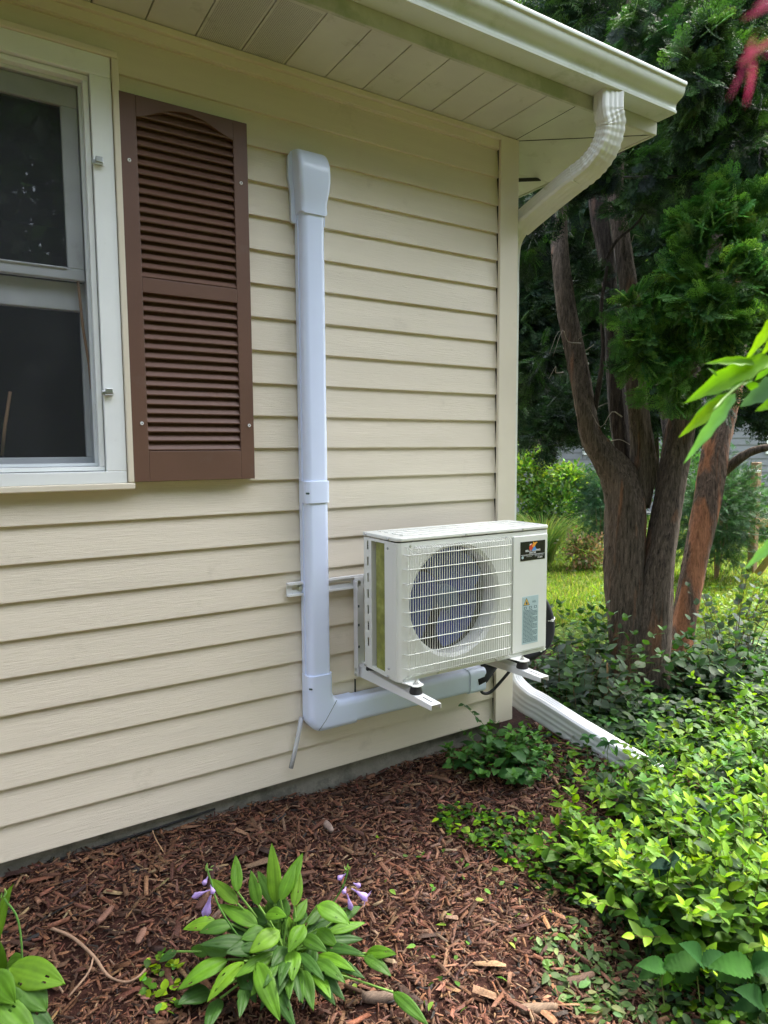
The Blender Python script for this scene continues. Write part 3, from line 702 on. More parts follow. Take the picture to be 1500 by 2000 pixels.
# open side : rear post with slots, rails
mb=MB(); 
def post_slots(x):
    y0,y1=-.182,-.131; zc=[.90-.0605*i for i in range(7)]; prev=AZ1
    for z in zc:
        mb.box(x,x+.0015,y0,y1,z+.016,prev); mb.box(x,x+.0015,y0,-.163,z-.016,z+.016); mb.box(x,x+.0015,-.153,y1,z-.016,z+.016); prev=z-.016
    mb.box(x,x+.0015,y0,y1,AZ0,prev)
post_slots(AX0); mb.box(AX0,AX0+.02,y0:=-.1835,-.182,AZ0,AZ1) ; mb.box(AX0,AX0+.03,AYB-.0015,AYB,AZ0,AZ1)
mb.build('rear_post',M['acbody'],ac)
mb=MB(); mb.box(AX0-.0005,AX0+.012,-.274,-.182,AZ0,AZ0+.014); mb.box(AX0-.0005,AX0+.012,-.274,-.182,AZ1-.010,AZ1)
MB().box(AX0+.002,AX1,AYB-.02,AYB,AZ0,AZ0+.03).build('rear_lip',M['acbody'],ac); MB().box(1.80,AX1,AYB-.002,AYB,AZ0+.031,AZ1).build('rear_panel',M['acbody'],ac)
mb.f=mb.f[:6]; mb.v=mb.v[:8]; mb.build('side_rail',M['acbody'],ac,bevel=.001); MB().box(AX0-.0005,AX0+.012,-.274,-.182,AZ1-.010,AZ1).build('side_rail',M['acbody'],ac)
mb=MB(); mb.box(AX0+.006,AX0+.03,-.272,-.207,AZ0+.008,AZ1-.004); mb.box(AX0+.03,1.80,-.225,-.203,AZ0+.008,AZ1-.004)
mb.build('coil',M['coil'],ac)
MB().box(AX0+.034,1.80,-.232,-.2265,AZ0+.008,AZ1-.004).build('interior_dark_sheet',M['dark'],ac)  # black sheet before the coil; the unit's inner shade put into colour
mb=MB()
for z in (.885,.893,.735,.743,.59,.598,.47): mb.cyl((AX0+.004,-.135,z),(1.80,-.135,z),.0011,n=6)
for i in range(12): mb.cyl((AX0+.025+i*.045,-.1335,AZ0),(AX0+.025+i*.045,-.1335,AZ1),.0011,n=6)
mb.build('rear_guard',M['rubber'],ac)
mb=MB(); mb.box(1.76,1.764,-.345,-.2,AZ0+.01,AZ1-.01); mb.build('divider',M['galv'],ac)
# shroud + fan
mb=MB(); rs=[(.1975,-.31),(.200,-.285),(.222,-.255),(.24,-.245)]
V=[(cx+r*math.cos(2*math.pi*k/64),y,cz+r*math.sin(2*math.pi*k/64)) for r,y in rs for k in range(64)]
mb.add(V,[(i*64+k,i*64+(k+1)%64,(i+1)*64+(k+1)%64,(i+1)*64+k) for i in range(3) for k in range(64)])
mb.build('shroud',M['acbody'],ac,smooth=True)
fan=MB(); fan.tube([(cx,-.318,cz),(cx,-.312,cz),(cx,-.262,cz)],[.03,.045,.05],28); fan=fan.build('fan_hub',M['hub'],ac,smooth='auto')
for k in range(3):
    mb=MB(); na,nr=14,8; V=[]
    for i in range(na+1):
        for j_ in range(nr+1):
            rr=.046+(.186-.046)*j_/nr; sweep=R_(98+14*math.sin(math.pi*j_/nr)); a=R_(120*k+52)+sweep*(i/na-.5)+R_(22)*(j_/nr)
            y=-.300+.052*(i/na)*(.5+.5*j_/nr)
            V.append((cx+rr*math.cos(a),y,cz+rr*math.sin(a)))
    mb.add(V,[(i*(nr+1)+j_,i*(nr+1)+j_+1,(i+1)*(nr+1)+j_+1,(i+1)*(nr+1)+j_) for i in range(na) for j_ in range(nr)])
    mb.build('fan_blade',M['fan'],ac,smooth=True)
# wire guard
mb=MB(); gx0,gx1,gz0,gz1=1.276,1.756,.458,.902; gy=-.378
nb=46
for i in range(nb):
    x=gx0+.004+(gx1-gx0-.008)*i/(nb-1); zt=gz1+.008 if i not in (2,3) else gz1-.01
    mb.tube([(x,AYF+.002,gz0-.006),(x,gy+.004,gz0-.003),(x,gy,gz0+.004),(x,gy,zt-.006),(x,gy+.004,zt+.001),(x,AYF+.002,zt+.004)],.00125,6,cap=False)
for i in range(9):
    z=gz0+.028+(gz1-gz0-.044)*i/8; mb.tube([(gx0-.004,AYF+.003,z),(gx0-.001,gy+.004,z),(gx0+.004,gy-.0018,z),(gx1-.004,gy-.0018,z),(gx1+.001,gy+.004,z),(gx1+.004,AYF+.003,z)],.0018,6,cap=False)
for z in (gz0+.002,gz1+.004): mb.tube([(gx0+.03,gy+.003,z),(gx1-.03,gy+.003,z)],.0018,6)
mb.build('wire_guard',M['wire'],ac,smooth=True)
def screw(x,y,z,par,d=(0,-1,0),r=.0052):
    c=np.array((x,y,z)); d=np.array(d,float); MB().cyl(c,c+d*.004,r,r*.8,10).build('screw',M['steel'],par,smooth='auto')
for x,z in ((1.30,.915),(1.745,.913),(1.29,.452),(1.735,.451),(1.275,.443),(1.42,.444),(1.70,.443)): screw(x,AYF-.001,z,ac)
for x,z in ((1.545,.9375),(1.825,.9375)): screw(x,AYF-.0045,z,ac)
for y,z in ((-.150,.940),(-.303,.9395),(-.300,.905),(-.305,.475),(-.140,.444),(-.300,.444)): screw(AX0-.0035,y,z,ac,(-1,0,0))
# service panel
mb=MB(); mb.box(1.776,1.957,AYF-.007,AYF-.0005,.452,.914); pan=mb.build('service_panel',M['acbody'],ac,bevel=.006,seg=4)
MB().box(1.790,1.945,AYF-.0078,AYF-.0068,.4585,.4600).build('panel_groove',M['galv'],pan)
# feet
for fxm in (1.2985,1.7995):
    for ya,yb_ in ((-.424,-.352),(-.135,-.078)):
        mb=MB(); w_=.024
        pts=[(fxm-w_-.012,yb_),(fxm-w_,(ya+.03) if ya<-.3 else ya+.02)]+[(fxm-w_,ya+.012)]+[(fxm-w_+.012,ya),(fxm+w_-.012,ya),(fxm+w_,ya+.012)]+[(fxm+w_,ya+.03 if ya<-.3 else ya+.02),(fxm+w_+.012,yb_)]
        mb.prism(pts,.4332,.4365,'z')
        foot=mb.build('foot',M['acbody'],ac,bevel=.0008)
        yc=-.398 if ya<-.3 else -.10
        mb=MB(); mb.cyl((fxm,yc,.4366),(fxm,yc,.4385),.011); mb.cyl((fxm,yc,.4385),(fxm,yc,.4445),.0075,n=6); mb.cyl((fxm,yc,.4445),(fxm,yc,.451),.0035,n=8); mb.build('bolt',M['steel'],foot)
# stickers
def txt(par,body,size,x,z,y,m,bold=False,sx=1.0,skew=0):
    cu=bpy.data.curves.new('t','FONT'); cu.body=body; cu.size=size; cu.align_x='CENTER'; cu.offset=.00025 if bold else 0
    o=bpy.data.objects.new('t',cu); COL.objects.link(o)
    dg=bpy.context.evaluated_depsgraph_get(); me=bpy.data.meshes.new_from_object(o.evaluated_get(dg))
    off=wloc(par)
    for v in me.vertices:
        a,b=v.co.x*sx,v.co.y; v.co=(x+a+skew*b-off.x,y-off.y,z+b-off.z)
    bpy.data.objects.remove(o); me.materials.clear(); me.materials.append(m)
    o=bpy.data.objects.new('lettering',me); COL.objects.link(o); o.parent=par; return o
def poly(par,name,pts,y,m):
    mb=MB(); mb.add([(x,y,z) for x,z in pts],[tuple(range(len(pts)))]); return mb.build(name,m,par)
ys_=AYF-.0072
bd=MB().box(1.811,1.943,ys_-.0006,ys_+.0006,.815,.890).build('installer_sticker',M['black'],ac); yy_=ys_-.0010
bd['label']='black sticker with red, blue and yellow flame mark'
bx0,bz0=1.811,.815
def pp(l): return [(bx0+a*.132,bz0+b*.075) for a,b in l]
poly(bd,'flame_mark',pp([(.36,.56),(.34,.70),(.40,.82),(.48,.86),(.54,.78),(.50,.62),(.42,.50)]),yy_,M['red'])
poly(bd,'flame_mark',pp([(.46,.50),(.50,.64),(.58,.74),(.60,.64),(.64,.56),(.60,.50)]),yy_-.0001,M['blue'])
poly(bd,'flame_mark',pp([(.45,.72),(.50,.86),(.50,.98),(.55,.90),(.62,.94),(.68,.92),(.62,.84),(.58,.74),(.52,.66)]),yy_-.0002,M['orange'])
poly(bd,'flame_mark',pp([(.35,.78),(.38,.86),(.46,.88),(.44,.84),(.40,.80)]),yy_-.0003,M['inkw'])
txt(bd,"BELL'S HEATING",.0105,bx0+.066,bz0+.0345,yy_,M['inkw'],True,1.05); txt(bd,'AND AIR',.0085,bx0+.064,bz0+.0265,yy_,M['inkw'],True,1.05)
poly(bd,'rule',pp([(0.02,.295),(.98,.295),(.98,.312),(.02,.312)]),yy_,M['inkw'])
for (a,b,z) in ((.14,.52,.25),(.56,.94,.25),(.24,.46,.19),(.58,.94,.19)):
    for i in range(6):
        t0=a+(b-a)*i/6; poly(bd,'small_print',pp([(t0,z),(t0+(b-a)/7.5,z),(t0+(b-a)/7.5,z+.022),(t0,z+.022)]),yy_,M['galv'])
poly(bd,'round_badge',pp([(.09+.045*math.cos(k),.18+.08*math.sin(k)) for k in np.linspace(0,6.0,12)]),yy_,M['label'])
txt(bd,'573-4878',.0075,bx0+.104,bz0+.006,yy_,M['inkw'],True,.9)
wl=MB().box(1.825,1.911,ys_-.0005,ys_+.0006,.482,.673).build('warning_label',M['label'],ac,bevel=.0004)
wl['label']='pale blue warning label with orange flame triangle'
wx,wz=1.825,.482; W_,H_=.086,.191
def pw(l): return [(wx+a*W_,wz+b*H_) for a,b in l]
poly(wl,'triangle_border',pw([(.05,.815),(.45,.815),(.25,.975)]),yy_,M['ink'])
poly(wl,'triangle',pw([(.10,.826),(.40,.826),(.25,.950)]),yy_-.0001,M['yellow'])
poly(wl,'flame_symbol',pw([(.20,.832),(.18,.86),(.22,.885),(.24,.915),(.28,.885),(.32,.86),(.30,.832)]),yy_-.0002,M['ink'])
txt(wl,'A2L',.013,wx+.063,wz+.163,yy_,M['ink'],False)
for i,a in enumerate((.10,.42,.73)):
    poly(wl,'pictogram',pw([(a,.735),(a+.16,.735),(a+.16,.785),(a,.785)]),yy_,M['ink'])
    poly(wl,'pictogram',pw([(a+.03,.743),(a+.13,.743),(a+.13,.778),(a+.03,.778)]),yy_-.0001,M['label'])
mb=MB()
for r in range(25):
    z=.70-r*.0275; x=.06
    while x<(.92 if r%5 else .6):
        l=random.uniform(.04,.13); mb.add([(a,yy_,b) for a,b in pw([(x,z),(min(x+l,.94),z),(min(x+l,.94),z+.012),(x,z+.012)])],[(0,1,2,3)]); x+=l+.018
mb.build('label_text',M['ink'],wl)
# pipes behind/right of unit
hs=MB().tube(spline([(1.975,-.18,.66),(2.02,-.19,.665),(2.10,-.195,.60),(2.150,-.2,.50),(2.135,-.2,.405),(2.06,-.17,.345),(1.97,-.09,.315),(1.91,-.03,.285)],8),[.0205]*57,14)
hose=hs.build('insulated_pipe',M['foam'],smooth=True); tag(hose,'thick black foam insulated pipe bundle looping beside the unit','pipe')
for (c,dv) in (((2.151,-.2,.505),(.3,0,-1)),((2.10,-.185,.375),(-.9,.3,-.6))):
    c=np.array(c); dv=np.array(dv,float); dv/=np.linalg.norm(dv)
    mb=MB(); mb.tube([c-dv*.0025,c+dv*.0025],.0222,16); mb.box(c[0]-.012,c[0]-.004,c[1]-.026,c[1]-.018,c[2]-.006,c[2]+.004); mb.build('cable_tie',M['insul'],hose,smooth='auto')
cb=MB().tube(spline([(2.06,-.13,.34),(2.04,-.10,.29),(2.00,-.07,.225),(1.945,-.05,.17),(1.90,-.045,.175),(1.88,-.045,.225)],8),.0068,10).build('power_cable',M['rubber'],smooth=True)
tag(cb,'thin black cable drooping in a loop under the unit','cable')
MB().tube([(1.86,-.035,.235),(1.905,-.035,.245),(1.955,-.05,.30)],[.036,.036,.030],14).build('pipe_end',M['foam'],hose,smooth=True)
# overhead cable
e0=py(1014,352,.0); 
cbl=MB().tube([at(1000,352,3.1),at(1090,349,3.5),at(1180,347,4.0),at(1440,343,5.4),at(1560,340,6.2)],.0085,6).build('overhead_cable',M['cable'],smooth=True)
tag(cbl,'black overhead cable running from the house eave into the trees','cable')

# ============================================================ vegetation
def randdir(N): 
    d=rng.normal(size=(N,3)); return d/np.linalg.norm(d,axis=1,keepdims=True)
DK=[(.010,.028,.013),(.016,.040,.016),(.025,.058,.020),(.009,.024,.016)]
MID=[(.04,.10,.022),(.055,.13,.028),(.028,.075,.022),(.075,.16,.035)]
LIT=[(.055,.155,.034),(.085,.215,.045),(.030,.095,.028),(.13,.27,.055)]  # sunlight put into the cedar spray colour; darker lists serve its shaded parts
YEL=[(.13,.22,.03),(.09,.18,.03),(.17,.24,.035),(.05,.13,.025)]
def crown_pts(blobs,N,clump=.35,shell=.55,ncf=.04):
    """blobs: (u,v,D,ru,rv[,rd]) pixel ellipses at a depth -> points, outward dirs"""
    vols=np.array([b[3]*b[4]*(b[2]**2) for b in blobs],float); pr=vols/vols.sum()
    P_=[];O=[]
    for b,p in zip(blobs,pr):
        n=int(N*p)+1; c=at(b[0],b[1],b[2]); rx=b[3]*b[2]/F; rz=b[4]*b[2]/F; rd=(b[5] if len(b)>5 else min(rx,rz)*1.0)
        nc=max(int(n*ncf),6)
        cd_=randdir(nc)*rng.uniform(shell,1.08,(nc,1)); k=rng.integers(0,nc,n)
        q=cd_[k]+rng.normal(size=(n,3))*clump*.5
        P_.append(c+RT*(q[:,:1]*rx)+FW*(q[:,1:2]*rd)+np.array([0,0,1])*(q[:,2:]*rz))
        o=(RT*q[:,:1]+FW*q[:,1:2]+np.array([0,0,1])*q[:,2:]); O.append(o/np.linalg.norm(o,axis=1,keepdims=True))
    return np.concatenate(P_),np.concatenate(O)
def crown(parent,blobs,N,tm,size,cols,m=None,lift=.0,name='crown',clump=.35,shell=.55,sj=.3,w=None,upr=.6,jit=.25,ncf=.04,dj=.55):
    P_,O=crown_pts(blobs,N,clump,shell,ncf); n=len(P_)
    d=O+rng.normal(size=(n,3))*dj+np.array([0,0,lift]); up=np.array([0,0,1.])+rng.normal(size=(n,3))*upr
    V,Fc,C=scatter(tm,P_,d,up,size*rng.uniform(1-sj,1+sj,n),rcol(n,cols,jit,w))
    return npmesh(name,V,Fc,m or M['needle'],parent,C)
def trunk(parent,pts,m,name='trunk',n=30,seg=9,rough=.10,label=None):
    pts=[(at(u,v,D),w*.43*D/F) for u,v,D,w in pts]
    P_=spline([p for p,_ in pts],seg); R=[]
    for i in range(len(pts)-1):
        for k in range(seg): R.append(pts[i][1]+(pts[i+1][1]-pts[i][1])*k/seg)
    R.append(pts[-1][1])
    mb=MB().tube(P_,R,n); ph=random.uniform(0,6); V=np.array(mb.v)
    for i in range(len(P_)):
        for k in range(n):
            a=2*math.pi*k/n; f=1+rough*(math.sin(3*a+ph+i*.09)*.6+math.sin(5*a+1.7*ph-i*.13)*.45+.35*math.sin(11*a+i*.3))+random.uniform(-.03,.03)+.035*math.sin(17*a+ph+i*.05)+.05*math.sin(2*a+i*.21+ph)
            V[i*n+k]=P_[i]+(V[i*n+k]-P_[i])*f
    mb.v=[tuple(p) for p in V]
    o=mb.build(name,m,parent,smooth=True)
    if label: o['label']=label
    return o
# ---- the big multi trunk cedar beside the house
tb=pz(1270,1370,-.27); cedar=empty('cedar_tree',tuple(tb),'big multi trunked cedar with peeling reddish bark beside the house corner','tree')
d0=3.95
trunk(cedar,[(1238,1400,d0,90),(1234,1330,d0,88),(1226,1230,d0,82),(1222,1110,d0+.02,84),(1224,1000,d0+.04,92),(1212,935,d0+.05,84),(1178,890,d0+.05,58),(1153,850,d0+.05,46),(1143,800,d0+.05,46),(1126,700,d0+.1,42),(1106,600,d0+.15,40),(1095,500,d0+.2,38),(1090,400,d0+.3,36),(1080,250,d0+.4,32),(1060,90,d0+.5,26)],M['bark'])
trunk(cedar,[(1240,985,d0+.06,66),(1254,930,d0+.06,58),(1252,860,d0+.05,50),(1240,760,d0,44),(1237,690,d0,40),(1232,600,d0,38),(1216,480,d0+.05,38),(1203,380,d0+.1,36),(1206,280,d0+.1,32),(1222,130,d0+.2,26),(1240,-60,d0+.3,20)],M['bark'])
trunk(cedar,[(1228,930,d0+.25,44),(1210,820,d0+.25,40),(1200,700,d0+.25,36),(1194,600,d0+.3,32),(1184,500,d0+.3,36),(1166,400,d0+.3,34),(1160,280,d0+.4,30),(1150,100,d0+.5,24)],M['barkdark'])  # rear trunk of the same cedar; its shade put into darker bark
trunk(cedar,[(1268,1410,d0-.08,84),(1272,1330,d0-.08,78),(1278,1230,d0-.07,72),(1286,1110,d0-.05,66),(1306,985,d0-.02,64),(1322,883,d0,62),(1333,800,d0,58),(1346,740,d0,54),(1366,660,d0,48),(1390,560,d0+.1,42),(1410,420,d0+.2,34),(1430,260,d0+.3,26)],M['bark'])
trunk(cedar,[(1322,1290,4.25,60),(1334,1220,4.3,50),(1354,1111,4.35,54),(1380,983,4.4,54),(1396,883,4.45,54),(1412,817,4.5,56),(1428,745,4.5,50),(1440,640,4.6,44),(1455,500,4.7,40),(1460,350,4.8,40),(1462,200,4.9,36)],M['barkred'],label='outer trunk with peeling reddish bark')
trunk(cedar,[(1408,930,4.45,20),(1432,905,4.4,22),(1462,884,4.35,18),(1500,874,4.3,18),(1560,868,4.2,16)],M['bark'],'limb',n=10)
trunk(cedar,[(1162,800,d0+.05,14),(1172,740,d0,11),(1178,680,d0,10),(1174,600,d0,9),(1186,520,d0,7)],M['barkdark'],'limb',n=8)
trunk(cedar,[(1185,505,d0-.05,8),(1205,470,d0-.1,7),(1240,440,d0-.15,6),(1270,400,d0-.2,4)],M['barkdark'],'limb',n=7)
trunk(cedar,[(1300,850,d0+.2,14),(1296,800,d0+.3,12),(1310,740,d0+.4,9)],M['barkdark'],'limb',n=7)
for i in range(26):   # dead twigs
    u0=random.choice([1100,1135,1190,1215,1250,1290,1420]); v0=random.uniform(380,900); dd=d0+random.uniform(-.1,.5); L=random.uniform(25,70); s=random.choice([-1,1])
    p=[(u0,v0,dd,3.2)]
    for k in range(1,4): p.append((u0+s*L*k/3+random.uniform(-6,6),v0-L*.35*k/3*random.choice([-1,1,1.5])+random.uniform(-8,8),dd-.03*k,2.6-.6*k))
    if i%3: trunk(cedar,p,M['graytwig'],'twig',n=5,seg=3,rough=0)
LITB=[(1415,560,3.3,95,90,.22),(1315,640,3.4,72,66,.2),(1392,455,3.4,62,52,.2),(1465,500,3.4,60,80,.2),(1335,705,3.5,64,34,.15),(1455,655,3.5,62,60,.2),(1262,615,3.45,34,36,.14),(1275,680,3.5,36,34,.12),(1370,755,3.6,50,22,.12),(1375,640,3.45,80,60,.2),(1330,560,3.45,50,50,.15)]
LITB+=[(1400,400,3.35,26,26,.1),(1372,412,3.35,16,30,.08),(1232,600,3.4,20,20,.08),(1225,650,3.4,22,16,.08),(1300,765,3.55,36,16,.1),(1245,700,3.45,24,16,.08),(1480,420,3.4,34,34,.12),(1500,720,3.5,40,26,.12),(1350,500,3.4,40,30,.1)]
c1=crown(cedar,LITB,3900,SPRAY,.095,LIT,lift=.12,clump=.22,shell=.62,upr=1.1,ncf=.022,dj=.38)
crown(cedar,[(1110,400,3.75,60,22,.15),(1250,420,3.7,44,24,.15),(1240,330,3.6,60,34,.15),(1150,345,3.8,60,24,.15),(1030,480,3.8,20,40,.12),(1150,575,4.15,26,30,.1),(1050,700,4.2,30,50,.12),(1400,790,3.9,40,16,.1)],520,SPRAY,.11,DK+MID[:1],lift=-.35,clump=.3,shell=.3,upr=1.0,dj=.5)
c1['label']='lower cedar foliage with sunlight put into its colour'
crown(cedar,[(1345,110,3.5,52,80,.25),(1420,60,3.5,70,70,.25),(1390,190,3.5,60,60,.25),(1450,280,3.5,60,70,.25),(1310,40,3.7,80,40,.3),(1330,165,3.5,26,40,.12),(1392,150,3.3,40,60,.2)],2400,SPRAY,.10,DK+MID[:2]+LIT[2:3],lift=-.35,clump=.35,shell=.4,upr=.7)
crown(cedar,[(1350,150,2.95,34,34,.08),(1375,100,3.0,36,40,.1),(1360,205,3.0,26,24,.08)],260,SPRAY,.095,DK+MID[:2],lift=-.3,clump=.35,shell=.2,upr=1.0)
crown(cedar,[(1250,60,4.6,190,110),(1410,150,4.4,130,130),(1340,250,4.8,140,60),(1150,20,5.3,150,50),(1455,340,4.6,80,90),(1300,330,5.0,90,50),(1480,60,4.2,80,90)],6200,SPRAYM,.15,DK+MID[:2],lift=-.15)  # shaded upper sprays of the same cedar, their shade put into colour
def bgtree(name,label,cat,trunks,blobs,N,tm,size,cols,m=None,mt='barkdark',group='trees behind the cedar',**k):
    b=at(*trunks[0][0][:3]); t=empty(name,(float(b[0]),float(b[1]),float(g(b[0],b[1]))),label,cat,group)
    for p in trunks: trunk(t,p,M[mt],n=10,seg=4)
    crown(t,blobs,N,tm,size,cols,m,**k); return t
bgtree('evergreen_tree','dark dense evergreen showing between the wall corner and the cedar trunk','tree',[[(1050,1060,11,14),(1052,930,11,14),(1044,840,11,13),(1040,760,10.6,12),(1032,500,10,12),(1030,200,10,10)]],
   [(1050,420,8.6,75,80),(1045,580,8.6,75,90),(1050,740,8.8,85,80),(1135,560,9,60,120),(1150,720,9,60,80),(1000,650,8.6,70,160),(1110,815,9.4,60,40)],7500,SPRAYM,.25,DK,lift=-.2)
bgtree('evergreen_tree','tall dark evergreen rising above the gutter end','tree',[[(1222,1150,8,22),(1222,900,8,20),(1180,500,8,20),(1088,60,8,18),(1080,-60,8,16)]],
   [(1080,60,7.5,110,50),(1200,200,7.5,90,90),(1220,330,7.5,110,80),(1330,420,7.2,90,80),(1160,330,7.6,80,80)],4200,SPRAYM,.24,DK+MID[:1],lift=-.2)
bgtree('evergreen_tree','dark evergreen at the right edge behind the hanging cedar foliage','tree',[[(1640,1210,6.4,60),(1560,800,6.3,64),(1480,500,6.2,66),(1466,200,6.2,60)]],
   [(1480,200,6.0,100,120),(1500,420,5.8,80,110),(1390,330,6.2,90,90),(1300,500,6.4,90,70),(1480,760,6.0,70,60),(1520,620,6,60,100)],4600,SPRAYM,.2,DK,lift=-.2)
for i,(u,v,D,ru,rv,N,lab) in enumerate([(1060,560,14,150,190,5200,'leafy green tree seen behind the wall corner'),(1230,500,16,170,260,7500,'broad light green tree behind the cedar trunks'),(1400,420,15,160,230,7000,'leafy tree filling the gap above the hanging cedar foliage'),(1530,600,17,120,260,5200,'leafy tree at the far right behind the fence'),(1200,180,20,260,200,7000,'high pale green treetop above the gutter end')]):
    bgtree('leafy_tree',lab,'tree',[[(u,940,D,24),(u+8,v+60,D,20),(u,v,D,14)]],[(u,v,D,ru,rv),(u-ru*.5,v-rv*.3,D,ru*.5,rv*.5),(u+ru*.5,v+rv*.3,D,ru*.5,rv*.5)],N,SMALL,.24,MID+YEL[:2],M['leaf'],group='leafy trees in the distance',clump=.4,shell=.3)
# unseen trees behind the viewpoint, reflected; extra ones added to darken the wall top
for x,y,lab in ((-10,-4,'added garden tree far to the left of the house front, shading its wall'),(-6.6,-6,'leafy garden tree left of the house front'),(-3.2,-7.2,'leafy garden tree facing the window'),(0.6,-7.6,'leafy garden tree facing the shutter'),(4.2,-7.6,'leafy garden tree facing the pipe cover'),(8.0,-7,'leafy garden tree facing the cedar'),(12,-6.5,'added garden tree facing the lawn, shading the house wall')):
    t=empty('unseen_garden_tree',(x,y,-.3),lab,'tree','unseen garden trees facing the house, dark to shade its wall')
    MB().tube([(x,y,-.4),(x+.1,y,2),(x,y+.1,4.5)],[.22,.18,.1],12).build('trunk',M['barkdark'],t,smooth=True)
    n=8000; q=randdir(n)*rng.uniform(.4,1.05,(n,1))*np.array([3.1,2.3,3.6])+np.array([x,y,3.9]); 
    V,Fc,C=scatter(SMALL,q,randdir(n),np.array([0,0,1.])+rng.normal(size=(n,3))*.6,rng.uniform(.2,.4,n),rcol(n,DK+MID[:1],.2)); npmesh('crown',V,Fc,M['leaf'],t,C)

bgtree('evergreen_tree','low dark evergreen filling the gaps between the cedar trunks','tree',[[(1290,1180,6.2,12),(1286,1000,6.2,12),(1280,800,6.2,10),(1275,640,6.2,8)]],
   [(1285,770,6.0,60,60),(1235,700,6.0,40,80),(1180,800,6.2,44,44),(1300,650,6.0,60,60),(1390,800,6.0,40,50),(1110,800,6.4,40,44),(1060,850,6.6,40,30)],3000,SPRAYM,.16,DK,lift=-.2)
# ---- distant garden: neighbour house, fence, bushes
nh=empty('neighbour_house',tuple(at(1250,900,15.5)*(1,1,0)+np.array([0,0,-.3])),'grey sided neighbour house beyond the lawn','house')
A_=at(930,900,15.2); B_=at(1640,900,14.6); dv=(B_-A_)*(1,1,0); L_=np.linalg.norm(dv); dv/=L_; nv=np.array([dv[1],-dv[0],0]); 
if nv.dot(FW)>0: nv=-nv
def NP(a,h,o): return A_*(1,1,0)+dv*a+np.array([0,0,h])+nv*o
mb=MB()
for k in range(20):
    h=-.35+k*.15; V=[NP(0,h,.03),NP(L_,h,.03),NP(L_,h+.15,.008),NP(0,h+.15,.008),NP(0,h,.008),NP(L_,h,.008)]
    mb.add(V,[(0,1,2,3),(4,5,1,0)])
mb.add([NP(0,-.4,0),NP(L_,-.4,0),NP(L_,2.65,0),NP(0,2.65,0),NP(0,-.4,-4),NP(L_,-.4,-4),NP(L_,2.65,-4),NP(0,2.65,-4)],[(4,5,6,7),(0,4,7,3),(1,2,6,5)])
mb.build('wall',M['greyside'],nh)
mb=MB(); mb.add([NP(-.4,2.62,.45),NP(L_+.4,2.62,.45),NP(L_+.4,4.3,-2),NP(-.4,4.3,-2),NP(-.4,2.62,-4.4),NP(L_+.4,2.62,-4.4)],[(0,1,2,3),(3,2,5,4),(0,3,4),(1,5,2)]); mb.build('roof',M['farroof'],nh)
aw=7.15
for a0 in (L_*.80,L_*.30):
    mb=MB(); P8=[NP(a,h,o) for a in (a0,a0+.9) for h in (1.1,2.2) for o in (.02,.07)]; mb.add(P8,[(0,1,3,2),(4,6,7,5),(0,4,5,1),(2,3,7,6),(1,5,7,3)]); f=mb.build('window',M['white'],nh)
    for q in (0,1):
        MB().add([NP(a0+.07+q*.4,1.18,.075),NP(a0+.43+q*.4,1.18,.075),NP(a0+.43+q*.4,2.12,.075),NP(a0+.07+q*.4,2.12,.075)],[(0,1,2,3)]).build('pane',M['dark'],f)
gz_=-.32
fp=at(1478,1000,8.0); fence=empty('wire_fence',(float(fp[0]),float(fp[1]),gz_),'weathered wooden post fence with thin strung wires on the lawn','fence')
def fpost(u,D,v0):
    p=at(u,v0,D); MB().prism([(p[0]-.042,p[1]-.042),(p[0]+.042,p[1]-.042),(p[0]+.042,p[1]+.042),(p[0]-.042,p[1]+.042)],gz_-.05,p[2],'z').build('post',M['fencewood'],fence,bevel=.006)
fpost(1478,8.0,903); fpost(1590,6.8,890)
for v0,v1 in ((960,966),(1003,1010),(1035,1043),(1070,1078)):
    MB().tube([at(1250,v0-3,9.2),at(1395,v0,8.5),at(1472,v1,7.93),at(1590,v1+14,6.75)],.0035,5).build('wire',M['wiref'],fence)
for v in (921,965,979,1000): MB().tube([at(1474,v,7.93),at(1486,v,7.90)],.018,8).build('insulator',M['insul'],fence,smooth=True)
mb=MB(); mb.tube([at(1483,1022,7.95),at(1590,1014,6.75)],.05,4); mb.build('rail',M['lumber'],fence)
lb=MB().tube([at(1482,1118,7.6),at(1540,1040,6.9)],.05,4).build('leaning_board',M['lumber']); tag(lb,'pale board leaning against the fence post at the right edge','board')
def bush(name,label,cat,u,v,D,ru,rv,N,tm,size,cols,m=None,**k):
    b=at(u,v+rv*.9,D); t=empty(name,(float(b[0]),float(b[1]),float(g(b[0],b[1]))),label,cat,k.pop('group',None))
    mb=MB()
    for i in range(5): 
        q=at(u+random.uniform(-.4,.4)*ru,v,D); mb.tube([(b[0],b[1],gz_),tuple(q)],[.012,.005],5)
    mb.build('stem',M['twig'],t)
    crown(t,[(u,v,D,ru,rv)],N,tm,size,cols,m or M['leaf'],name='foliage',**k); return t
bush('flowering_bush','low round bush with pinkish tips on the lawn','bush',1148,1078,8.3,44,32,1500,SMALL,.05,[(.16,.2,.08),(.3,.25,.15),(.38,.2,.16),(.12,.18,.06)],clump=.5,shell=.3)
bush('round_evergreen','dark rounded evergreen behind the reddish cedar trunk','shrub',1400,1005,7.6,72,82,2600,SPRAYM,.10,[(.03,.09,.04),(.05,.13,.05),(.03,.07,.03)],M['needle'],lift=-.1,shell=.5,clump=.5)
bush('round_evergreen','small dark evergreen left of the cedar trunk','shrub',1172,985,8.6,34,55,900,SPRAYM,.11,[(.03,.09,.05),(.05,.12,.06)],M['needle'],lift=-.1,shell=.4,clump=.5)
GR='leafy shrubs along the far lawn edge'
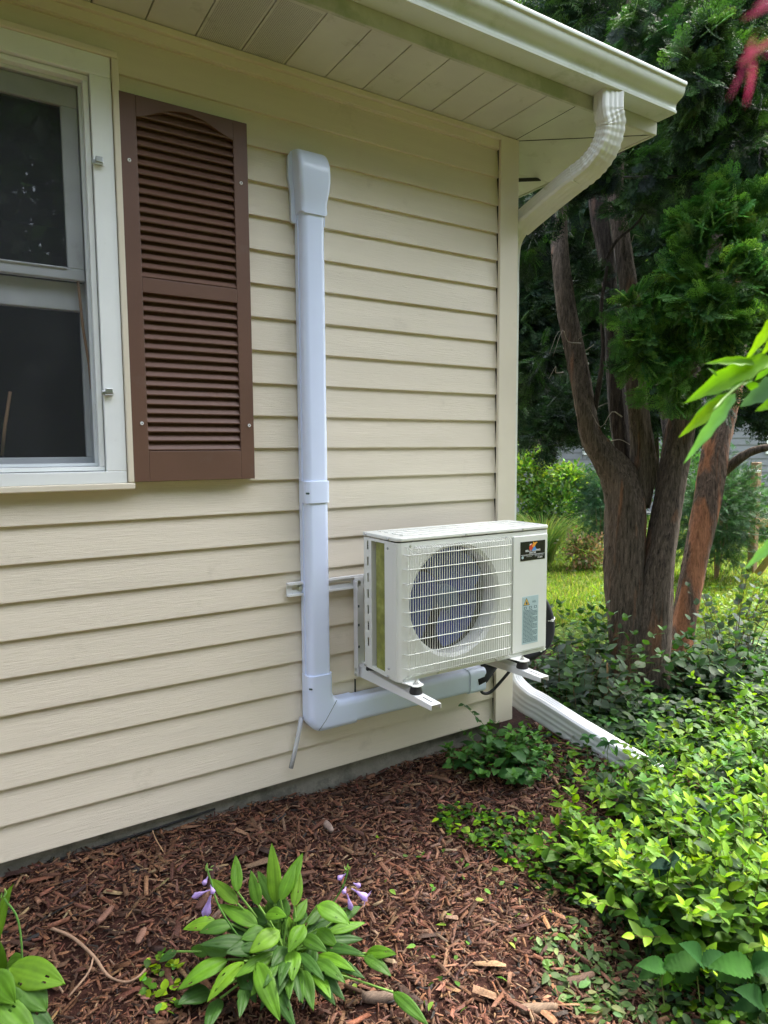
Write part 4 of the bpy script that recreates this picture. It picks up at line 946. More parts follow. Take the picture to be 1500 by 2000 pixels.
for (u,v,D,ru,rv,lab,cols) in ((1035,935,10,50,50,'light green shrub beside the wall corner',YEL),(1110,940,10.5,45,35,'yellow green shrub left of the cedar trunk',YEL),(1080,1000,9.6,50,50,'mixed green shrub behind the lawn',MID+YEL[:1]),(1320,930,11,60,60,'green shrub seen between the cedar trunks',MID),(1420,960,11.5,60,40,'shrub in front of the neighbour wall',MID),(1210,950,11,60,60,'shrub hidden behind the main cedar trunk',MID),(1500,1030,11,50,40,'shrub behind the fence rail',MID)):
    bush('leafy_shrub',lab,'shrub',u,v,D,ru,rv,1700,SMALL,.085,cols,group=GR,clump=.5,shell=.3)
# ornamental grass
def grass_clump(name,label,c,h,n,cols,spread=.5,wd=.012):
    t=empty(name,tuple(map(float,c)),label,'grass'); V=[];Fc=[];C=[]
    for i in range(n):
        a=random.uniform(0,6.28); r=random.uniform(0,.12); p=np.array(c)+(math.cos(a)*r,math.sin(a)*r,0); l=h*random.uniform(.7,1.2); o=np.array([math.cos(a),math.sin(a),0])*spread*random.uniform(.5,1.2); q=np.array([-math.sin(a),math.cos(a),0])*wd
        col=rcol(1,cols)[0]; b=len(V)
        for k in range(6):
            s=k/5; x=p+o*l*s**1.6+np.array([0,0,1])*l*(s-.55*s**2.6*spread*1.3); w_=1-s*.95; V+= [x-q*w_,x+q*w_]; C+=[col,col]
        for k in range(5): Fc.append((b+2*k,b+2*k+1,b+2*k+3,b+2*k+2))
    npmesh('blades',V,Fc,M['grass'],t,np.array(C))
c=at(1062,1050,8.8); grass_clump('ornamental_grass','tall arching ornamental grass near the wall corner',(c[0],c[1],gz_),1.0,380,[(.12,.22,.05),(.2,.3,.08),(.3,.32,.12)])
c=at(1035,1060,8.4); grass_clump('ornamental_grass','shorter ornamental grass clump beside the unit top',(c[0],c[1],gz_),.75,260,[(.10,.22,.06),(.16,.28,.08)])
# lawn blades
N=42000; u=rng.uniform(985,1520,N); D=5.6+rng.random(N)**1.4*10
base=CAM+(RT[None]*((u-750)/F)[:,None]+np.array([FW[0],FW[1],0])*1.0)*D[:,None]; base[:,2]=g(base[:,0],base[:,1])-.005
keep=(base[:,0]*1+base[:,1]*.75)>4.9; base=base[keep]; N=len(base)
bl=([(0,-.09,0),(0,.09,0),(.6,.06,.06),(.6,-.06,.06),(1,0,.2)],[(0,1,2),(0,2,3),(3,2,4)])
V,Fc,C=scatter(bl,base,np.array([0,0,1.])+rng.normal(size=(N,3))*.45,randdir(N),rng.uniform(.03,.075,N),rcol(N,[(.13,.21,.025),(.10,.17,.02),(.17,.24,.035),(.24,.24,.08)],.2))
tag(npmesh('lawn_grass',V,Fc,M['grass'],None,C),'sunlit short lawn grass','grass',kind='stuff')

# ---- mulch
def chips(N,region,smin,smax,cols,lift=.0,w=None):
    n0=int(N*1.4); x=rng.uniform(region[0],region[1],n0); y=rng.uniform(region[2],region[3],n0)
    k=(x*.9+y*.2<2.75+rng.normal(0,.15,n0))&~((x<2.09)&(y>.028)); x,y=x[k][:N],y[k][:N]; N=len(x)
    z=g(x,y)+rng.uniform(-.004,.014,N)+lift
    tv=[(-.5,-.5,0),(.5,-.5,0),(.5,.5,0),(-.5,.5,0),(-.4,-.35,1),(.42,-.3,1),(.38,.32,1),(-.45,.28,1)]; TF=[(0,1,5),(0,5,4),(1,2,6),(1,6,5),(2,3,7),(2,7,6),(3,0,4),(3,4,7),(4,5,6),(4,6,7)]
    L=rng.lognormal(math.log((smin+smax)/2),.45,N).clip(smin*.5,smax*2.2); W=L*rng.uniform(.07,.24,N); T=np.minimum(W*rng.uniform(.25,.7,N),.008)
    TVv=np.array(tv); Lc=TVv[None]*np.stack([L,W,T],1)[:,None,:]; Lc=Lc+rng.normal(size=Lc.shape)*np.stack([L*.07,W*.13,T*.2],1)[:,None,:]
    a=rng.uniform(0,6.283,N); d=np.stack([np.cos(a),np.sin(a),rng.normal(0,.22,N)],1); up=np.array([0,0,1.])+rng.normal(size=(N,3))*.35
    B=basis(d,up); V=np.einsum('nij,nkj->nki',B,Lc)+np.stack([x,y,z],1)[:,None,:]
    Fc=np.array(TF)[None]+(np.arange(N)*8)[:,None,None]; C=np.repeat(rcol(N,cols,.2,w)[:,None,:],8,1)
    return V.reshape(-1,3),Fc.reshape(-1,3),C.reshape(-1,3)
BR=[(.108,.046,.024),(.066,.028,.015),(.145,.064,.032),(.18,.094,.050),(.028,.013,.008),(.19,.12,.07),(.014,.012,.010)]
bw=[.3,.24,.18,.1,.1,.05,.03]
bag=Bag()
bag.add(*chips(52000,(-.4,2.9,-1.75,.03),.013,.026,BR,0,bw))
bag.add(*chips(6000,(-.4,2.9,-1.75,.03),.026,.042,BR,.004,bw))
bag.add(*chips(14000,(-.4,2.9,-1.75,.03),.007,.014,BR,.008,bw))
tag(bag.build('wood_chip_mulch',M['chip']),'reddish brown shredded wood mulch covering the bed','mulch',kind='stuff')
def chunk(u,v,L,W,T,ang,col,lab):
    p=pz(u,v,-.12); p=pz(u,v,float(g(p[0],p[1]))+.01); bag=MB(); n=9; V=[]
    pts=[]
    for i in range(7):
        s=i/6; r=W/2*(.55+.45*math.sin(math.pi*s))*random.uniform(.85,1.12)
        for k in range(n):
            a=2*math.pi*k/n; pts.append(((s-.5)*L+random.uniform(-.004,.004),math.cos(a)*r,T/2*math.sin(a)*random.uniform(.8,1.1)))
    ca,sa=math.cos(ang),math.sin(ang); V=[(p[0]+x*ca-y*sa,p[1]+x*sa+y*ca,p[2]+z+T*.3) for x,y,z in pts]
    bag.add(V,[(i*n+k,i*n+(k+1)%n,(i+1)*n+(k+1)%n,(i+1)*n+k) for i in range(6) for k in range(n)]+[tuple(range(n)),tuple(6*n+k for k in range(n))])
    m=mat('bark chunk',tuple(np.array(col)*.5),.8,.35,60,(1,6,1),bump=.6,bscale=120); tag(bag.build('bark_chunk',m,smooth=True),lab,'wood chunk','bark chunks lying on the mulch')
chunk(640,1615,.075,.028,.018,1.5,(.42,.30,.24),'pale upright bark chunk near the foundation')
chunk(740,1955,.085,.034,.03,-.6,(.25,.17,.12),'rounded bark chunk below the hosta')
chunk(1050,1975,.10,.03,.025,-.5,(.28,.18,.11),'brown bark chunk at the bottom edge of the bed')
chunk(1125,1920,.11,.03,.025,-.2,(.26,.15,.10),'long bark chunk beside the clippings')
chunk(205,1790,.07,.02,.014,.8,(.30,.14,.09),'flat red bark chunk left of the hosta')
chunk(275,1830,.06,.022,.012,1.0,(.34,.17,.11),'reddish bark chunk between the two hostas')
chunk(1165,1810,.06,.035,.014,.3,(.24,.13,.09),'broad curled bark chunk at the shrub edge')
chunk(545,1600,.06,.02,.015,.4,(.03,.03,.03),'charred black chunk near the foundation')
def gpt(u,v,h=.012):
    p=pz(u,v,-.12)
    for _ in range(4): p=pz(u,v,float(g(p[0],p[1]))+h)
    return p
tw=empty('fallen_twig',tuple(gpt(170,1860)),'forked bare twig lying on the mulch left of the hosta','twig')
MB().tube(spline([gpt(98,1812,.02),gpt(140,1830,.02),gpt(183,1868,.02),gpt(210,1905,.015),gpt(245,1918,.02),gpt(270,1908,.03),gpt(284,1893,.03)],4),[.0042]*13+[.003]*12,7).build('twig_stem',M['twig'],tw,smooth=True)
MB().tube(spline([gpt(183,1868,.02),gpt(172,1900,.02),gpt(133,1948,.012)],4),.0028,6).build('twig_fork',M['twig'],tw,smooth=True)
t2=MB().tube(spline([gpt(298,1622,.05),gpt(305,1640,.03),gpt(322,1668,.01)],3),.0018,5).build('dry_stem',M['stick']); tag(t2,'thin pale dry stem leaning at the foundation','twig')
t3=MB().tube([at(1186,1295,3.5),at(1187,1340,3.5),at(1184,1395,3.5)],.0045,6).build('dry_stem',M['stick']); tag(t3,'upright pale dry stalk in front of the cedar trunk','twig')

# ---- hostas
def hosta_leaf(bag,b,t,w,nrm,bow=.18,col=(.10,.26,.04),fold=.25,curl=.15,nl=15,nw=13,tipdrop=0):
    b=np.array(b);t=np.array(t); L=np.linalg.norm(t-b); x=(t-b)/L; z=np.array(nrm,float); z-=x*z.dot(x); z/=np.linalg.norm(z); y=np.cross(z,x)
    V=[];ph=random.uniform(0,6)
    for i in range(nl):
        s=i/(nl-1); hw=w/2*(math.sin(math.pi*min(s**.72,1))**.85)*(1.0 if s<.98 else .3)
        if i==0: hw=w*.04
        c=b+x*L*s+z*L*bow*(4*s*(1-s))*.6 - z*L*tipdrop*s**3
        for j in range(nw):
            q=-1+2*j/(nw-1)
            rid=.018*w*math.cos(q*math.pi*5.0)*math.sin(math.pi*s)**.5
            V.append(c+y*hw*q+z*(fold*hw*abs(q)-curl*hw*q*q*1.4+rid+.03*w*math.sin(9*s+ph)*q*q))
    V=np.array(V); Fc=[]
    for i in range(nl-1):
        for j in range(nw-1):
            if random.random()<.006: continue
            a=i*nw+j; Fc+=[(a,a+1,a+nw+1),(a,a+nw+1,a+nw)]
    c0=np.array(col); C=np.empty((len(V),3))
    for i in range(nl):
        for j in range(nw):
            q=-1+2*j/(nw-1); C[i*nw+j]=c0*(1+.07*math.cos(q*math.pi*5.0))*(1.12 if abs(q)<.05 else 1)
    bag.add(V,np.array(Fc),np.clip(C,0,1))
def petiole(bag,a,b,r=.0028,col=(.18,.32,.07)):
    a=np.array(a);b=np.array(b); m=(a*.6+b*.4)+(0,0,.25*np.linalg.norm(b-a)*.4)
    V,Fc=tri_tube(spline([a,m,b],4),r,6); bag.add(V,Fc,np.tile(np.array(col),(len(V),1)))
hc=gpt(560,1895,.0)
hosta=empty('hosta_plant',tuple(hc),'large green hosta with lilac flowers in the middle of the mulch bed','plant')
H0=float(FW.dot(hc-CAM)); bag=Bag(); UPC=np.array([0,0,1.])-FW*.55
G1=(.070,.165,.010);G2=(.044,.11,.011);G3=(.10,.205,.012);G4=(.026,.070,.011)
HL=[(539,1765,531,1646,38,.05,G3),(552,1752,592,1665,38,.06,G1),(464,1742,460,1669,30,.05,G1),(464,1765,411,1716,34,.03,G3),(505,1768,490,1700,32,.0,G1),(536,1765,503,1700,32,.06,G2),(548,1758,577,1685,34,.02,G1),(575,1770,586,1700,30,.04,G3),
 (503,1808,426,1766,42,-.02,G1),(422,1800,357,1816,36,.0,G3),(452,1805,388,1822,36,-.02,G2),(546,1818,486,1862,50,-.10,G3),(594,1806,563,1862,44,-.10,G1),(572,1855,571,1917,44,-.14,G1),(444,1874,345,1935,50,-.12,G1),(476,1878,404,1958,46,-.16,G3),(502,1880,548,1996,52,-.2,G1),(592,1895,612,1975,38,-.18,G2),
 (620,1768,684,1806,52,-.02,G1),(640,1835,692,1812,42,-.02,G2),(650,1800,705,1770,34,.04,G2),(715,1862,776,1864,34,-.05,G1),(712,1868,765,1908,34,-.08,G2),(768,1938,838,2004,34,-.14,G2),(448,1860,392,1846,44,-.04,G2),(480,1925,468,1990,34,-.2,G4),(410,1935,345,1962,50,-.14,G4),(530,1915,578,2010,40,-.2,G4),(430,1950,400,2020,40,-.2,G4),(560,1795,545,1742,34,.0,G2),(590,1830,640,1860,36,-.08,G2),(520,1820,470,1835,44,-.04,G2),(500,1850,440,1862,44,-.08,G4),(610,1850,600,1910,40,-.1,G4),(560,1850,530,1890,40,-.12,G4),(640,1880,660,1930,30,-.1,G4),(470,1890,500,1960,44,-.14,G4),(620,1815,660,1850,36,-.04,G1),(575,1800,600,1755,30,.02,G1),(410,1860,372,1852,30,-.02,G2),(345,1858,310,1880,26,.0,G4),(520,1785,560,1790,36,-.05,G1)]
for i in range(46):
    a=random.uniform(0,6.28); r0=random.uniform(15,70); r1=r0+random.uniform(45,75); bu=570+math.cos(a)*r0*1.3; bv=1850+math.sin(a)*r0*.8
    HL.append((bu,bv,570+math.cos(a)*r1*1.35,1850+math.sin(a)*r1*.85+12,random.uniform(24,38),-.02-.1*math.sin(a)-.05,random.choice([G1,G2,G4,G4])))
for (bu,bv,tu,tv,wp,dd,cl) in HL:
    Dm=H0+dd; b=at(bu,bv,H0+dd*.6-.02); t=at(tu,tv,Dm+(.03 if tv<bv else -.04)); w_=wp*Dm/F*.76
    up=UPC+np.array([random.uniform(-.25,.25),random.uniform(-.2,.2),0])+(-FW*.8 if abs(tu-bu)<50 and tv<bv else 0)
    k=random.uniform(.85,1.15); hosta_leaf(bag,b,t,w_,up,.16 if tv>bv else .06,tuple(np.array(cl)*k),fold=.35,curl=.25)
    petiole(bag,hc+np.array([random.uniform(-.03,.03),random.uniform(-.03,.03),.0]),b)
bag.build('foliage',M['hosta'],hosta,smooth=True)
def flower(bag,p,d,L=.042,open_=.3,col=(.50,.36,.72)):
    p=np.array(p);d=np.array(d,float);d/=np.linalg.norm(d)
    V,Fc=tri_tube([p,p+d*L*.3,p+d*L*.55,p+d*L*.8,p+d*L],[.0015,.0022,.0055,.0065*(1+open_),.0015 if open_<.5 else .010],8); bag.add(V,Fc,np.tile(np.array(col)*random.uniform(.85,1.15),(len(V),1)).clip(0,1))
    if open_>=.5:
        n=6; a=np.arange(n)*math.tau/n; s=np.cross(d,[.3,.2,.9]); s/=np.linalg.norm(s); s2=np.cross(d,s)
        dd=np.array([d*.6+s*math.cos(k)+s2*math.sin(k) for k in a]); V,Fc,C=scatter(LEAFN,np.tile(p+d*L*.85,(n,1)),dd,np.tile(d,(n,1)),L*.55,np.tile(col,(n,1))); bag.add(V,Fc,C)
def stalk(parent,pts,flowers,buds):
    bg_=Bag(); V,Fc=tri_tube(spline(pts,4),.0024,6); bg_.add(V,Fc,np.tile((.12,.26,.06),(len(V),1))); 
    tip=np.array(pts[-1]); n=8; V,Fc,C=scatter(LEAFN,np.tile(tip,(n,1))+rng.normal(size=(n,3))*.004,np.array([0,0,1])+rng.normal(size=(n,3))*.5,randdir(n),.014,rcol(n,[(.2,.35,.1)])); bg_.add(V,Fc,C)
    bg_.build('flower_stalk',M['leaf'],parent)
    for (u,v,D,tu,tv,L,op) in flowers:
        fb=Bag(); a=at(u,v,D); b=at(tu,tv,D-.01); flower(fb,a,b-a,L,op); fb.build('flower',M['petal'],parent,smooth=True)
hs_=H0-.06
stalk(hosta,[hc,at(485,1850,H0-.03),at(430,1775,hs_),at(412,1720,hs_),at(405,1700,hs_)],[(410,1738,hs_,368,1755,.048,.3),(410,1750,hs_,393,1800,.052,.3),(412,1748,hs_,404,1796,.052,.3),(411,1728,hs_,417,1745,.024,.1),(406,1712,hs_,396,1730,.022,.1)],0)
hs_=H0+.05
stalk(hosta,[hc,at(600,1830,H0),at(645,1770,hs_),at(668,1735,hs_),at(680,1700,hs_)],[(676,1706,hs_,662,1716,.028,.3),(686,1735,hs_,722,1758,.05,.6),(678,1745,hs_,690,1792,.045,.3),(690,1725,hs_,718,1737,.022,.1),(676,1732,hs_,672,1742,.02,.1)],0)
h2=gpt(15,1975,0); hosta2=empty('hosta_plant',tuple(h2),'partly cropped hosta with a chewed leaf at the bottom left corner','plant'); Hb=float(FW.dot(h2-CAM)); bag=Bag()
for (bu,bv,tu,tv,wp,dd,cl) in [(-10,1850,27,1726,44,.0,G3),(20,1890,128,1922,58,-.05,G3),(0,1905,-20,1810,44,.0,G1),(45,1925,92,1975,50,-.08,G2),(10,1930,50,2005,44,-.1,G2),(-20,1900,30,1960,50,-.1,G1),(0,1960,70,2030,50,-.12,G1),(-10,1940,-60,1900,40,0,G2),(15,1880,45,1870,26,.03,G1),(5,1990,-20,2050,50,-.1,G2),(30,1960,110,2020,44,-.1,G4)]:
    Dm=Hb+dd; b=at(bu,bv,Dm); t=at(tu,tv,Dm-.02); hosta_leaf(bag,b,t,wp*Dm/F,UPC+np.array([random.uniform(-.3,.3),0,0]),.1,cl,fold=.3,curl=.2); petiole(bag,h2,b)
bag.build('foliage',M['hosta'],hosta2,smooth=True)
stalk(hosta2,[h2,at(42,1900,Hb-.03),at(36,1800,Hb-.03),at(8,1755,Hb-.03)],[],0)

# ---- leafy shrubs and weeds
def plant(name,label,cat,c,r,h,ns,tm,ll,cols,tips,group=None,lean=.7,spc=.016,wob=.12,stem=.0013,m=None,droop=.2,start=.25,upl=.6,sj=(.65,1.2)):
    c=np.array(c,float); t=empty(name,tuple(c),label,cat,group); sb=Bag(); LP=[];LD=[];LU=[];LS=[];LC=[]
    for i in range(ns):
        a=random.uniform(0,6.283); rr=r*math.sqrt(random.random()); o=np.array([math.cos(a),math.sin(a),0])
        p=c+o*rr*.45; p[2]=float(g(p[0],p[1])); hh=h*random.uniform(.55,1.1)*(1-.35*(rr/r)**2)
        e=p+o*rr*lean+np.array([random.gauss(0,wob*h),random.gauss(0,wob*h),hh]); mid=(p+e)/2+np.array([0,0,.12*hh])-o*rr*.1
        P_=spline([p,mid,e],5); V,Fc=tri_tube(P_,[stem*(1-.06*k) for k in range(len(P_))],4); sb.add(V,Fc,np.tile((.16,.09,.05),(len(V),1)))
        P_=np.array(P_); seg=np.linalg.norm(np.diff(P_,axis=0),axis=1); tot=seg.sum(); cum=np.concatenate([[0],np.cumsum(seg)])
        s=tot*start+random.uniform(0,spc); k=random.uniform(0,6)
        while s<tot:
            j=min(np.searchsorted(cum,s)-1,len(seg)-1); q=P_[j]+(P_[j+1]-P_[j])*((s-cum[j])/seg[j]); td=(P_[j+1]-P_[j])/seg[j]
            k+=2.4; f=s/tot; side=np.array([math.cos(k),math.sin(k),0]); d=side*(1-.3*f)+td*(.35+.5*f)+np.array([0,0,-droop*(1-f)])
            LP.append(q);LD.append(d);LU.append(np.array([0,0,1.])*upl+td*.3+np.array([random.gauss(0,.3),random.gauss(0,.3),0])); LS.append(ll*random.uniform(*sj)*(1-.45*max(0,f-.6)/.4)*(.6+.4*min(1,f/.3)))
            base=np.array(random.choice(cols)); tip=np.array(random.choice(tips)); w_=max(0,(f-.6)/.4)*random.uniform(.3,1.2); LC.append(np.clip((base*(1-min(w_,1))+tip*min(w_,1))*random.uniform(.8,1.2),0,1)); s+=spc*random.uniform(.6,1.4)
        for q_ in range(random.choice([0,1,2,3])):
            k+=1.9; LP.append(P_[-1]);LD.append(np.array([math.cos(k)*.7,math.sin(k)*.7,.7]));LU.append(np.array([-math.cos(k),-math.sin(k),1.]));LS.append(ll*.55);LC.append(np.clip(np.array(random.choice(tips))*random.uniform(.9,1.15),0,1))
    sb.build('stem',M['leaf'],t)
    V,Fc,C=scatter(tm,LP,LD,LU,np.array(LS),np.array(LC)); npmesh('foliage',V,Fc,m or M['leaf'],t,C); return t
SG=[(.050,.125,.006),(.070,.165,.007),(.018,.052,.008),(.095,.205,.008),(.030,.080,.008)]; ST=[(.18,.31,.010),(.13,.25,.010),(.24,.36,.012),(.08,.19,.010),(.05,.12,.009)]
GS='small leaved green shrubs right of the mulch bed'; SHL=.052
for (u,v,r,h,ns,lab) in [(1165,1690,.16,.20,60,'bright green shrub reaching furthest left over the mulch'),(1240,1745,.13,.15,36,'low green shrub at the mulch edge below the brightest one'),(1240,1600,.18,.18,56,'green shrub just below the end of the discharge spout'),(1350,1600,.24,.22,70,'green shrub right of the spout end'),(1370,1850,.19,.36,80,'tall bright shrub leaning over the lower right mulch'),(1450,1860,.22,.42,85,'tall shrub in the bottom right corner'),(1400,1720,.24,.34,85,'green shrub in the middle of the right side mass'),(1500,1740,.24,.40,80,'bushy shrub cut by the right edge'),(1480,1600,.24,.34,70,'yellow tipped shrub on the right edge above the others'),(1420,1480,.24,.20,55,'shrub beside the bare mulch patch at the right'),(1500,1460,.28,.34,70,'pale green shrub at the right edge near the lawn'),(1310,1480,.22,.13,55,'low shrub between spout end and cedar trunk')]:
    plant('leafy_bush',lab,'shrub',gpt(u,v,0),r,h,int(ns*.5),LEAF,.064,SG,ST,GS,lean=1.0,spc=.021,wob=.22,start=.15,droop=.35)
WG=[(.022,.075,.020),(.032,.10,.022),(.045,.13,.025)]; WT=[(.08,.20,.03),(.06,.16,.03)]
GW='toothed weeds under the unit'
for (u,v,r,h,ns,ll,lab) in [(905,1515,.10,.13,14,.06,'dark toothed weed against the foundation'),(985,1515,.13,.20,20,.065,'bright toothed weed below the corner post'),(1030,1500,.10,.16,14,.055,'toothed weed beside the discharge spout'),(945,1490,.10,.17,12,.05,'thin weed with a tall sprig under the unit')]:
    plant('toothed_weed',lab,'weed',gpt(u,v,0),r,h,ns,LEAFT,ll,WG,WT,GW,lean=.8,spc=.022,droop=.35)
sp_=empty('weed_sprig',tuple(gpt(955,1470,0)),'slender weed sprig rising in front of the corner siding','weed'); sg=Bag(); P_=spline([gpt(960,1475,0),py(950,1425,-.12),py(925,1395,-.13),py(905,1375,-.14)],5); V,Fc=tri_tube(P_,.0015,5); sg.add(V,Fc,np.tile((.12,.2,.06),(len(V),1)))
pp_=np.array(P_)[6::1]; V,Fc,C=scatter(LEAF,pp_,randdir(len(pp_))*(1,1,.3),np.tile([0,-.6,1.],(len(pp_),1)),.03,rcol(len(pp_),WG)); sg.add(V,Fc,C); sg.build('foliage',M['leaf'],sp_)
# creeper & understorey around the cedar
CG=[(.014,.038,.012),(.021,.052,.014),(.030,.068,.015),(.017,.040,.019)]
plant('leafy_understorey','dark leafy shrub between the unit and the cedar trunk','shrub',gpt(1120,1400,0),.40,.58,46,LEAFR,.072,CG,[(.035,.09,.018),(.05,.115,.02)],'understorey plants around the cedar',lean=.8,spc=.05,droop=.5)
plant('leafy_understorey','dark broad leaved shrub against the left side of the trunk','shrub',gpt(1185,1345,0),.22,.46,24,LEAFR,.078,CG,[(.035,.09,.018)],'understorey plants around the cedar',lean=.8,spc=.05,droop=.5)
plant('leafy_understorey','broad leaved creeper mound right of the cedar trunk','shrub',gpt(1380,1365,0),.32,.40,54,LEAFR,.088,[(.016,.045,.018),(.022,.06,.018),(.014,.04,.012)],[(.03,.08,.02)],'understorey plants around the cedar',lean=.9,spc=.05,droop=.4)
plant('rose_bush','thin stemmed bush with bluish leaves against the bright lawn','bush',gpt(1430,1330,0),.38,.78,24,LEAFR,.068,[(.022,.042,.030),(.028,.052,.032),(.022,.055,.022)],[(.035,.065,.03),(.045,.08,.03)],lean=.9,spc=.06,droop=.3,stem=.003)
plant('creeping_vine','young vine with pointed leaves climbing the trunk base','vine',gpt(1235,1405,0),.10,.26,9,LEAF,.06,CG,[(.045,.11,.02)],lean=.5,spc=.035)
# five leaflet creeper leaves (big, dark) as plants
def fiveleaf(label,items,cols,group):
    c=items[0]; b=gpt(c[0],c[1]+20,0); t=empty('creeper',tuple(b),label,'creeper',group); bg_=Bag()
    for (u,v,D,sz) in items:
        p=at(u,v,D); V,Fc=tri_tube([p+(0,0,-.10),p+(0,.01,-.04),p],.0016,5); bg_.add(V,Fc,np.tile((.14,.2,.06),(len(V),1)))
        a0=random.uniform(0,1); n=5; dd=np.array([RT*math.cos(a0+k*1.2)+ (UP*.5-FW*.3)*math.sin(a0+k*1.2) for k in range(n)]); V,Fc,C=scatter(LEAFB,np.tile(p,(n,1)),dd,np.tile(UPC,(n,1))+rng.normal(size=(n,3))*.15,sz*rng.uniform(.8,1.1,n),rcol(n,cols,.12)); bg_.add(V,Fc,C)
    bg_.build('foliage',M['broad'],t)
def Dg(u,v,h): return float(FW.dot(gpt(u,v,h)-CAM))
for (u,v,r,h,ns,tm,ll,lab) in [(1290,1560,.10,.24,12,LEAFN,.075,'narrow leaved weed standing among the shrubs near the spout end'),(1420,1600,.10,.30,12,LEAFT,.07,'toothed weed poking above the shrubs at the right'),(1250,1850,.07,.18,9,LEAFT,.055,'small toothed weed at the lower shrub edge'),(1480,1560,.12,.34,12,LEAFN,.08,'narrow leaved weed at the right edge'),(1180,1560,.07,.16,9,LEAFR,.045,'round leaved weed left of the spout end'),(1340,1700,.10,.36,11,LEAFT,.075,'tall toothed weed in the middle of the shrubs')]:
    plant('tall_weed',lab,'weed',gpt(u,v,0),r,h,ns,tm,ll,WG+CG,WT,'odd weeds among the small leaved shrubs',lean=.9,spc=.028,droop=.3)
for (u,v,D_,lab) in [(1345,1765,Dg(1345,1830,.2) if 0 else 2.15,'brown dried flower head above the green shrubs'),(1372,1772,2.14,'smaller dried flower head beside the brown one'),(1440,1700,2.3,'pinkish dried flower head near the right edge')]:
    p=at(u,v,D_); t=empty('dried_flower_head',tuple(p),lab,'flower head','dried flower heads on the shrubs'); n=70
    P_=p+RT*rng.normal(0,.014,(n,1))+UP*rng.normal(0,.006,(n,1))+FW*rng.normal(0,.012,(n,1)); V,Fc,C=scatter(SMALL,P_,randdir(n),randdir(n),.006,rcol(n,[(.14,.07,.03),(.20,.11,.04),(.09,.09,.02)])); npmesh('florets',V,Fc,M['chip'],t,C)
    sb=Bag(); V,Fc=tri_tube([p-(0,0,.16),p-(0,0,.06),p],.0014,5); sb.add(V,Fc,np.tile((.14,.07,.04),(len(V),1))); sb.build('stem',M['chip'],t)
fiveleaf('dark five leaflet creeper lying over the green shrubs',[(1340,1600,Dg(1340,1640,.12),.07),(1385,1585,Dg(1385,1640,.14),.06),(1310,1690,Dg(1310,1760,.2),.07)],[(.015,.04,.028),(.018,.05,.026),(.035,.10,.03)],'five leaflet creepers')
fiveleaf('creeper with large leaves beside the open spout end',[(1190,1452,Dg(1190,1500,.1),.055),(1150,1440,Dg(1150,1500,.1),.04)],[(.022,.07,.025),(.035,.09,.03)],'five leaflet creepers')
fiveleaf('large toothed creeper leaves in the bottom right corner',[(1370,1880,Dg(1370,1960,.16),.10),(1470,1890,Dg(1470,1980,.2),.09),(1490,1960,Dg(1490,2040,.16),.08),(1300,1890,Dg(1300,1960,.12),.08)],[(.012,.045,.010),(.018,.06,.012),(.028,.085,.015)],'five leaflet creepers')
# ground cover patches (uncountable)
def cover(name,label,poly_uv,N,tm,sz,cols,hmin,hmax,m=None,upj=.4,lay=.3):
    us=[p[0] for p in poly_uv]; vs=[p[1] for p in poly_uv]; pts=[]
    while len(pts)<N:
        u=random.uniform(min(us),max(us)); v=random.uniform(min(vs),max(vs)); ins=False; n=len(poly_uv)
        for i in range(n):
            (x1,y1),(x2,y2)=poly_uv[i],poly_uv[(i+1)%n]
            if (y1>v)!=(y2>v) and u<(x2-x1)*(v-y1)/(y2-y1)+x1: ins=not ins
        if ins: pts.append((u,v))
    uv=np.array(pts); d=RT[None]*((uv[:,:1]-750)/F)-UP[None]*((uv[:,1:]-1000)/F)+FW[None]
    z=np.full(N,-.2)
    for _ in range(4):
        P_=CAM+d*((z-CAM[2])/d[:,2])[:,None]; z=g(P_[:,0],P_[:,1])
    P_[:,2]=z+rng.uniform(hmin,hmax,N); k=~((P_[:,0]<2.13)&(P_[:,1]>-.0)); P_=P_[k]; N=len(P_)
    V,Fc,C=scatter(tm,P_,randdir(N)*(1,1,lay),np.array([0,0,1.])+rng.normal(size=(N,3))*upj,rng.uniform(.6,1.2,N)*sz,rcol(N,cols,.2)); tag(npmesh(name,V,Fc,m or M['leaf'],None,C),label,'ground cover',kind='stuff')
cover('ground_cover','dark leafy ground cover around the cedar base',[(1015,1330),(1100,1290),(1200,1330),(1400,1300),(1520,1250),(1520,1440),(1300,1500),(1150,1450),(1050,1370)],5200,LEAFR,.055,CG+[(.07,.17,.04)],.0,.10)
cover('creeping_weeds','mixed green weeds under the shrubs at the right',[(1010,1400),(1120,1460),(1240,1520),(1520,1400),(1520,2060),(1330,2060),(1290,1930),(1230,1830),(1120,1790),(1040,1730),(1090,1620),(1200,1600),(1080,1540),(1010,1470)],3000,LEAF,.038,SG+CG,.0,.06)
cover('low_weeds','small round leaved weeds creeping over the mulch',[(850,1590),(900,1575),(1000,1610),(1060,1590),(1070,1740),(1000,1700),(930,1660),(860,1625)],420,LEAFR,.028,SG+ST[:1],.005,.04,upj=.3)
cover('clover_weeds','pale round clover leaves at the left foot of the large hosta',[(280,1880),(340,1870),(350,1900),(345,1980),(320,2010),(285,1940)],46,LEAFR,.026,ST+[(.13,.32,.06)],.012,.03,upj=.25)
cover('leaf_clippings','wilted cut leaves and clippings on the mulch',[(1030,1850),(1120,1800),(1200,1830),(1290,1920),(1320,2010),(1180,2010),(1090,1960),(1050,1900)],330,LEAF,.035,[(.07,.13,.04),(.10,.17,.05),(.14,.18,.08),(.05,.10,.03)],.008,.022,upj=.5,lay=.15)
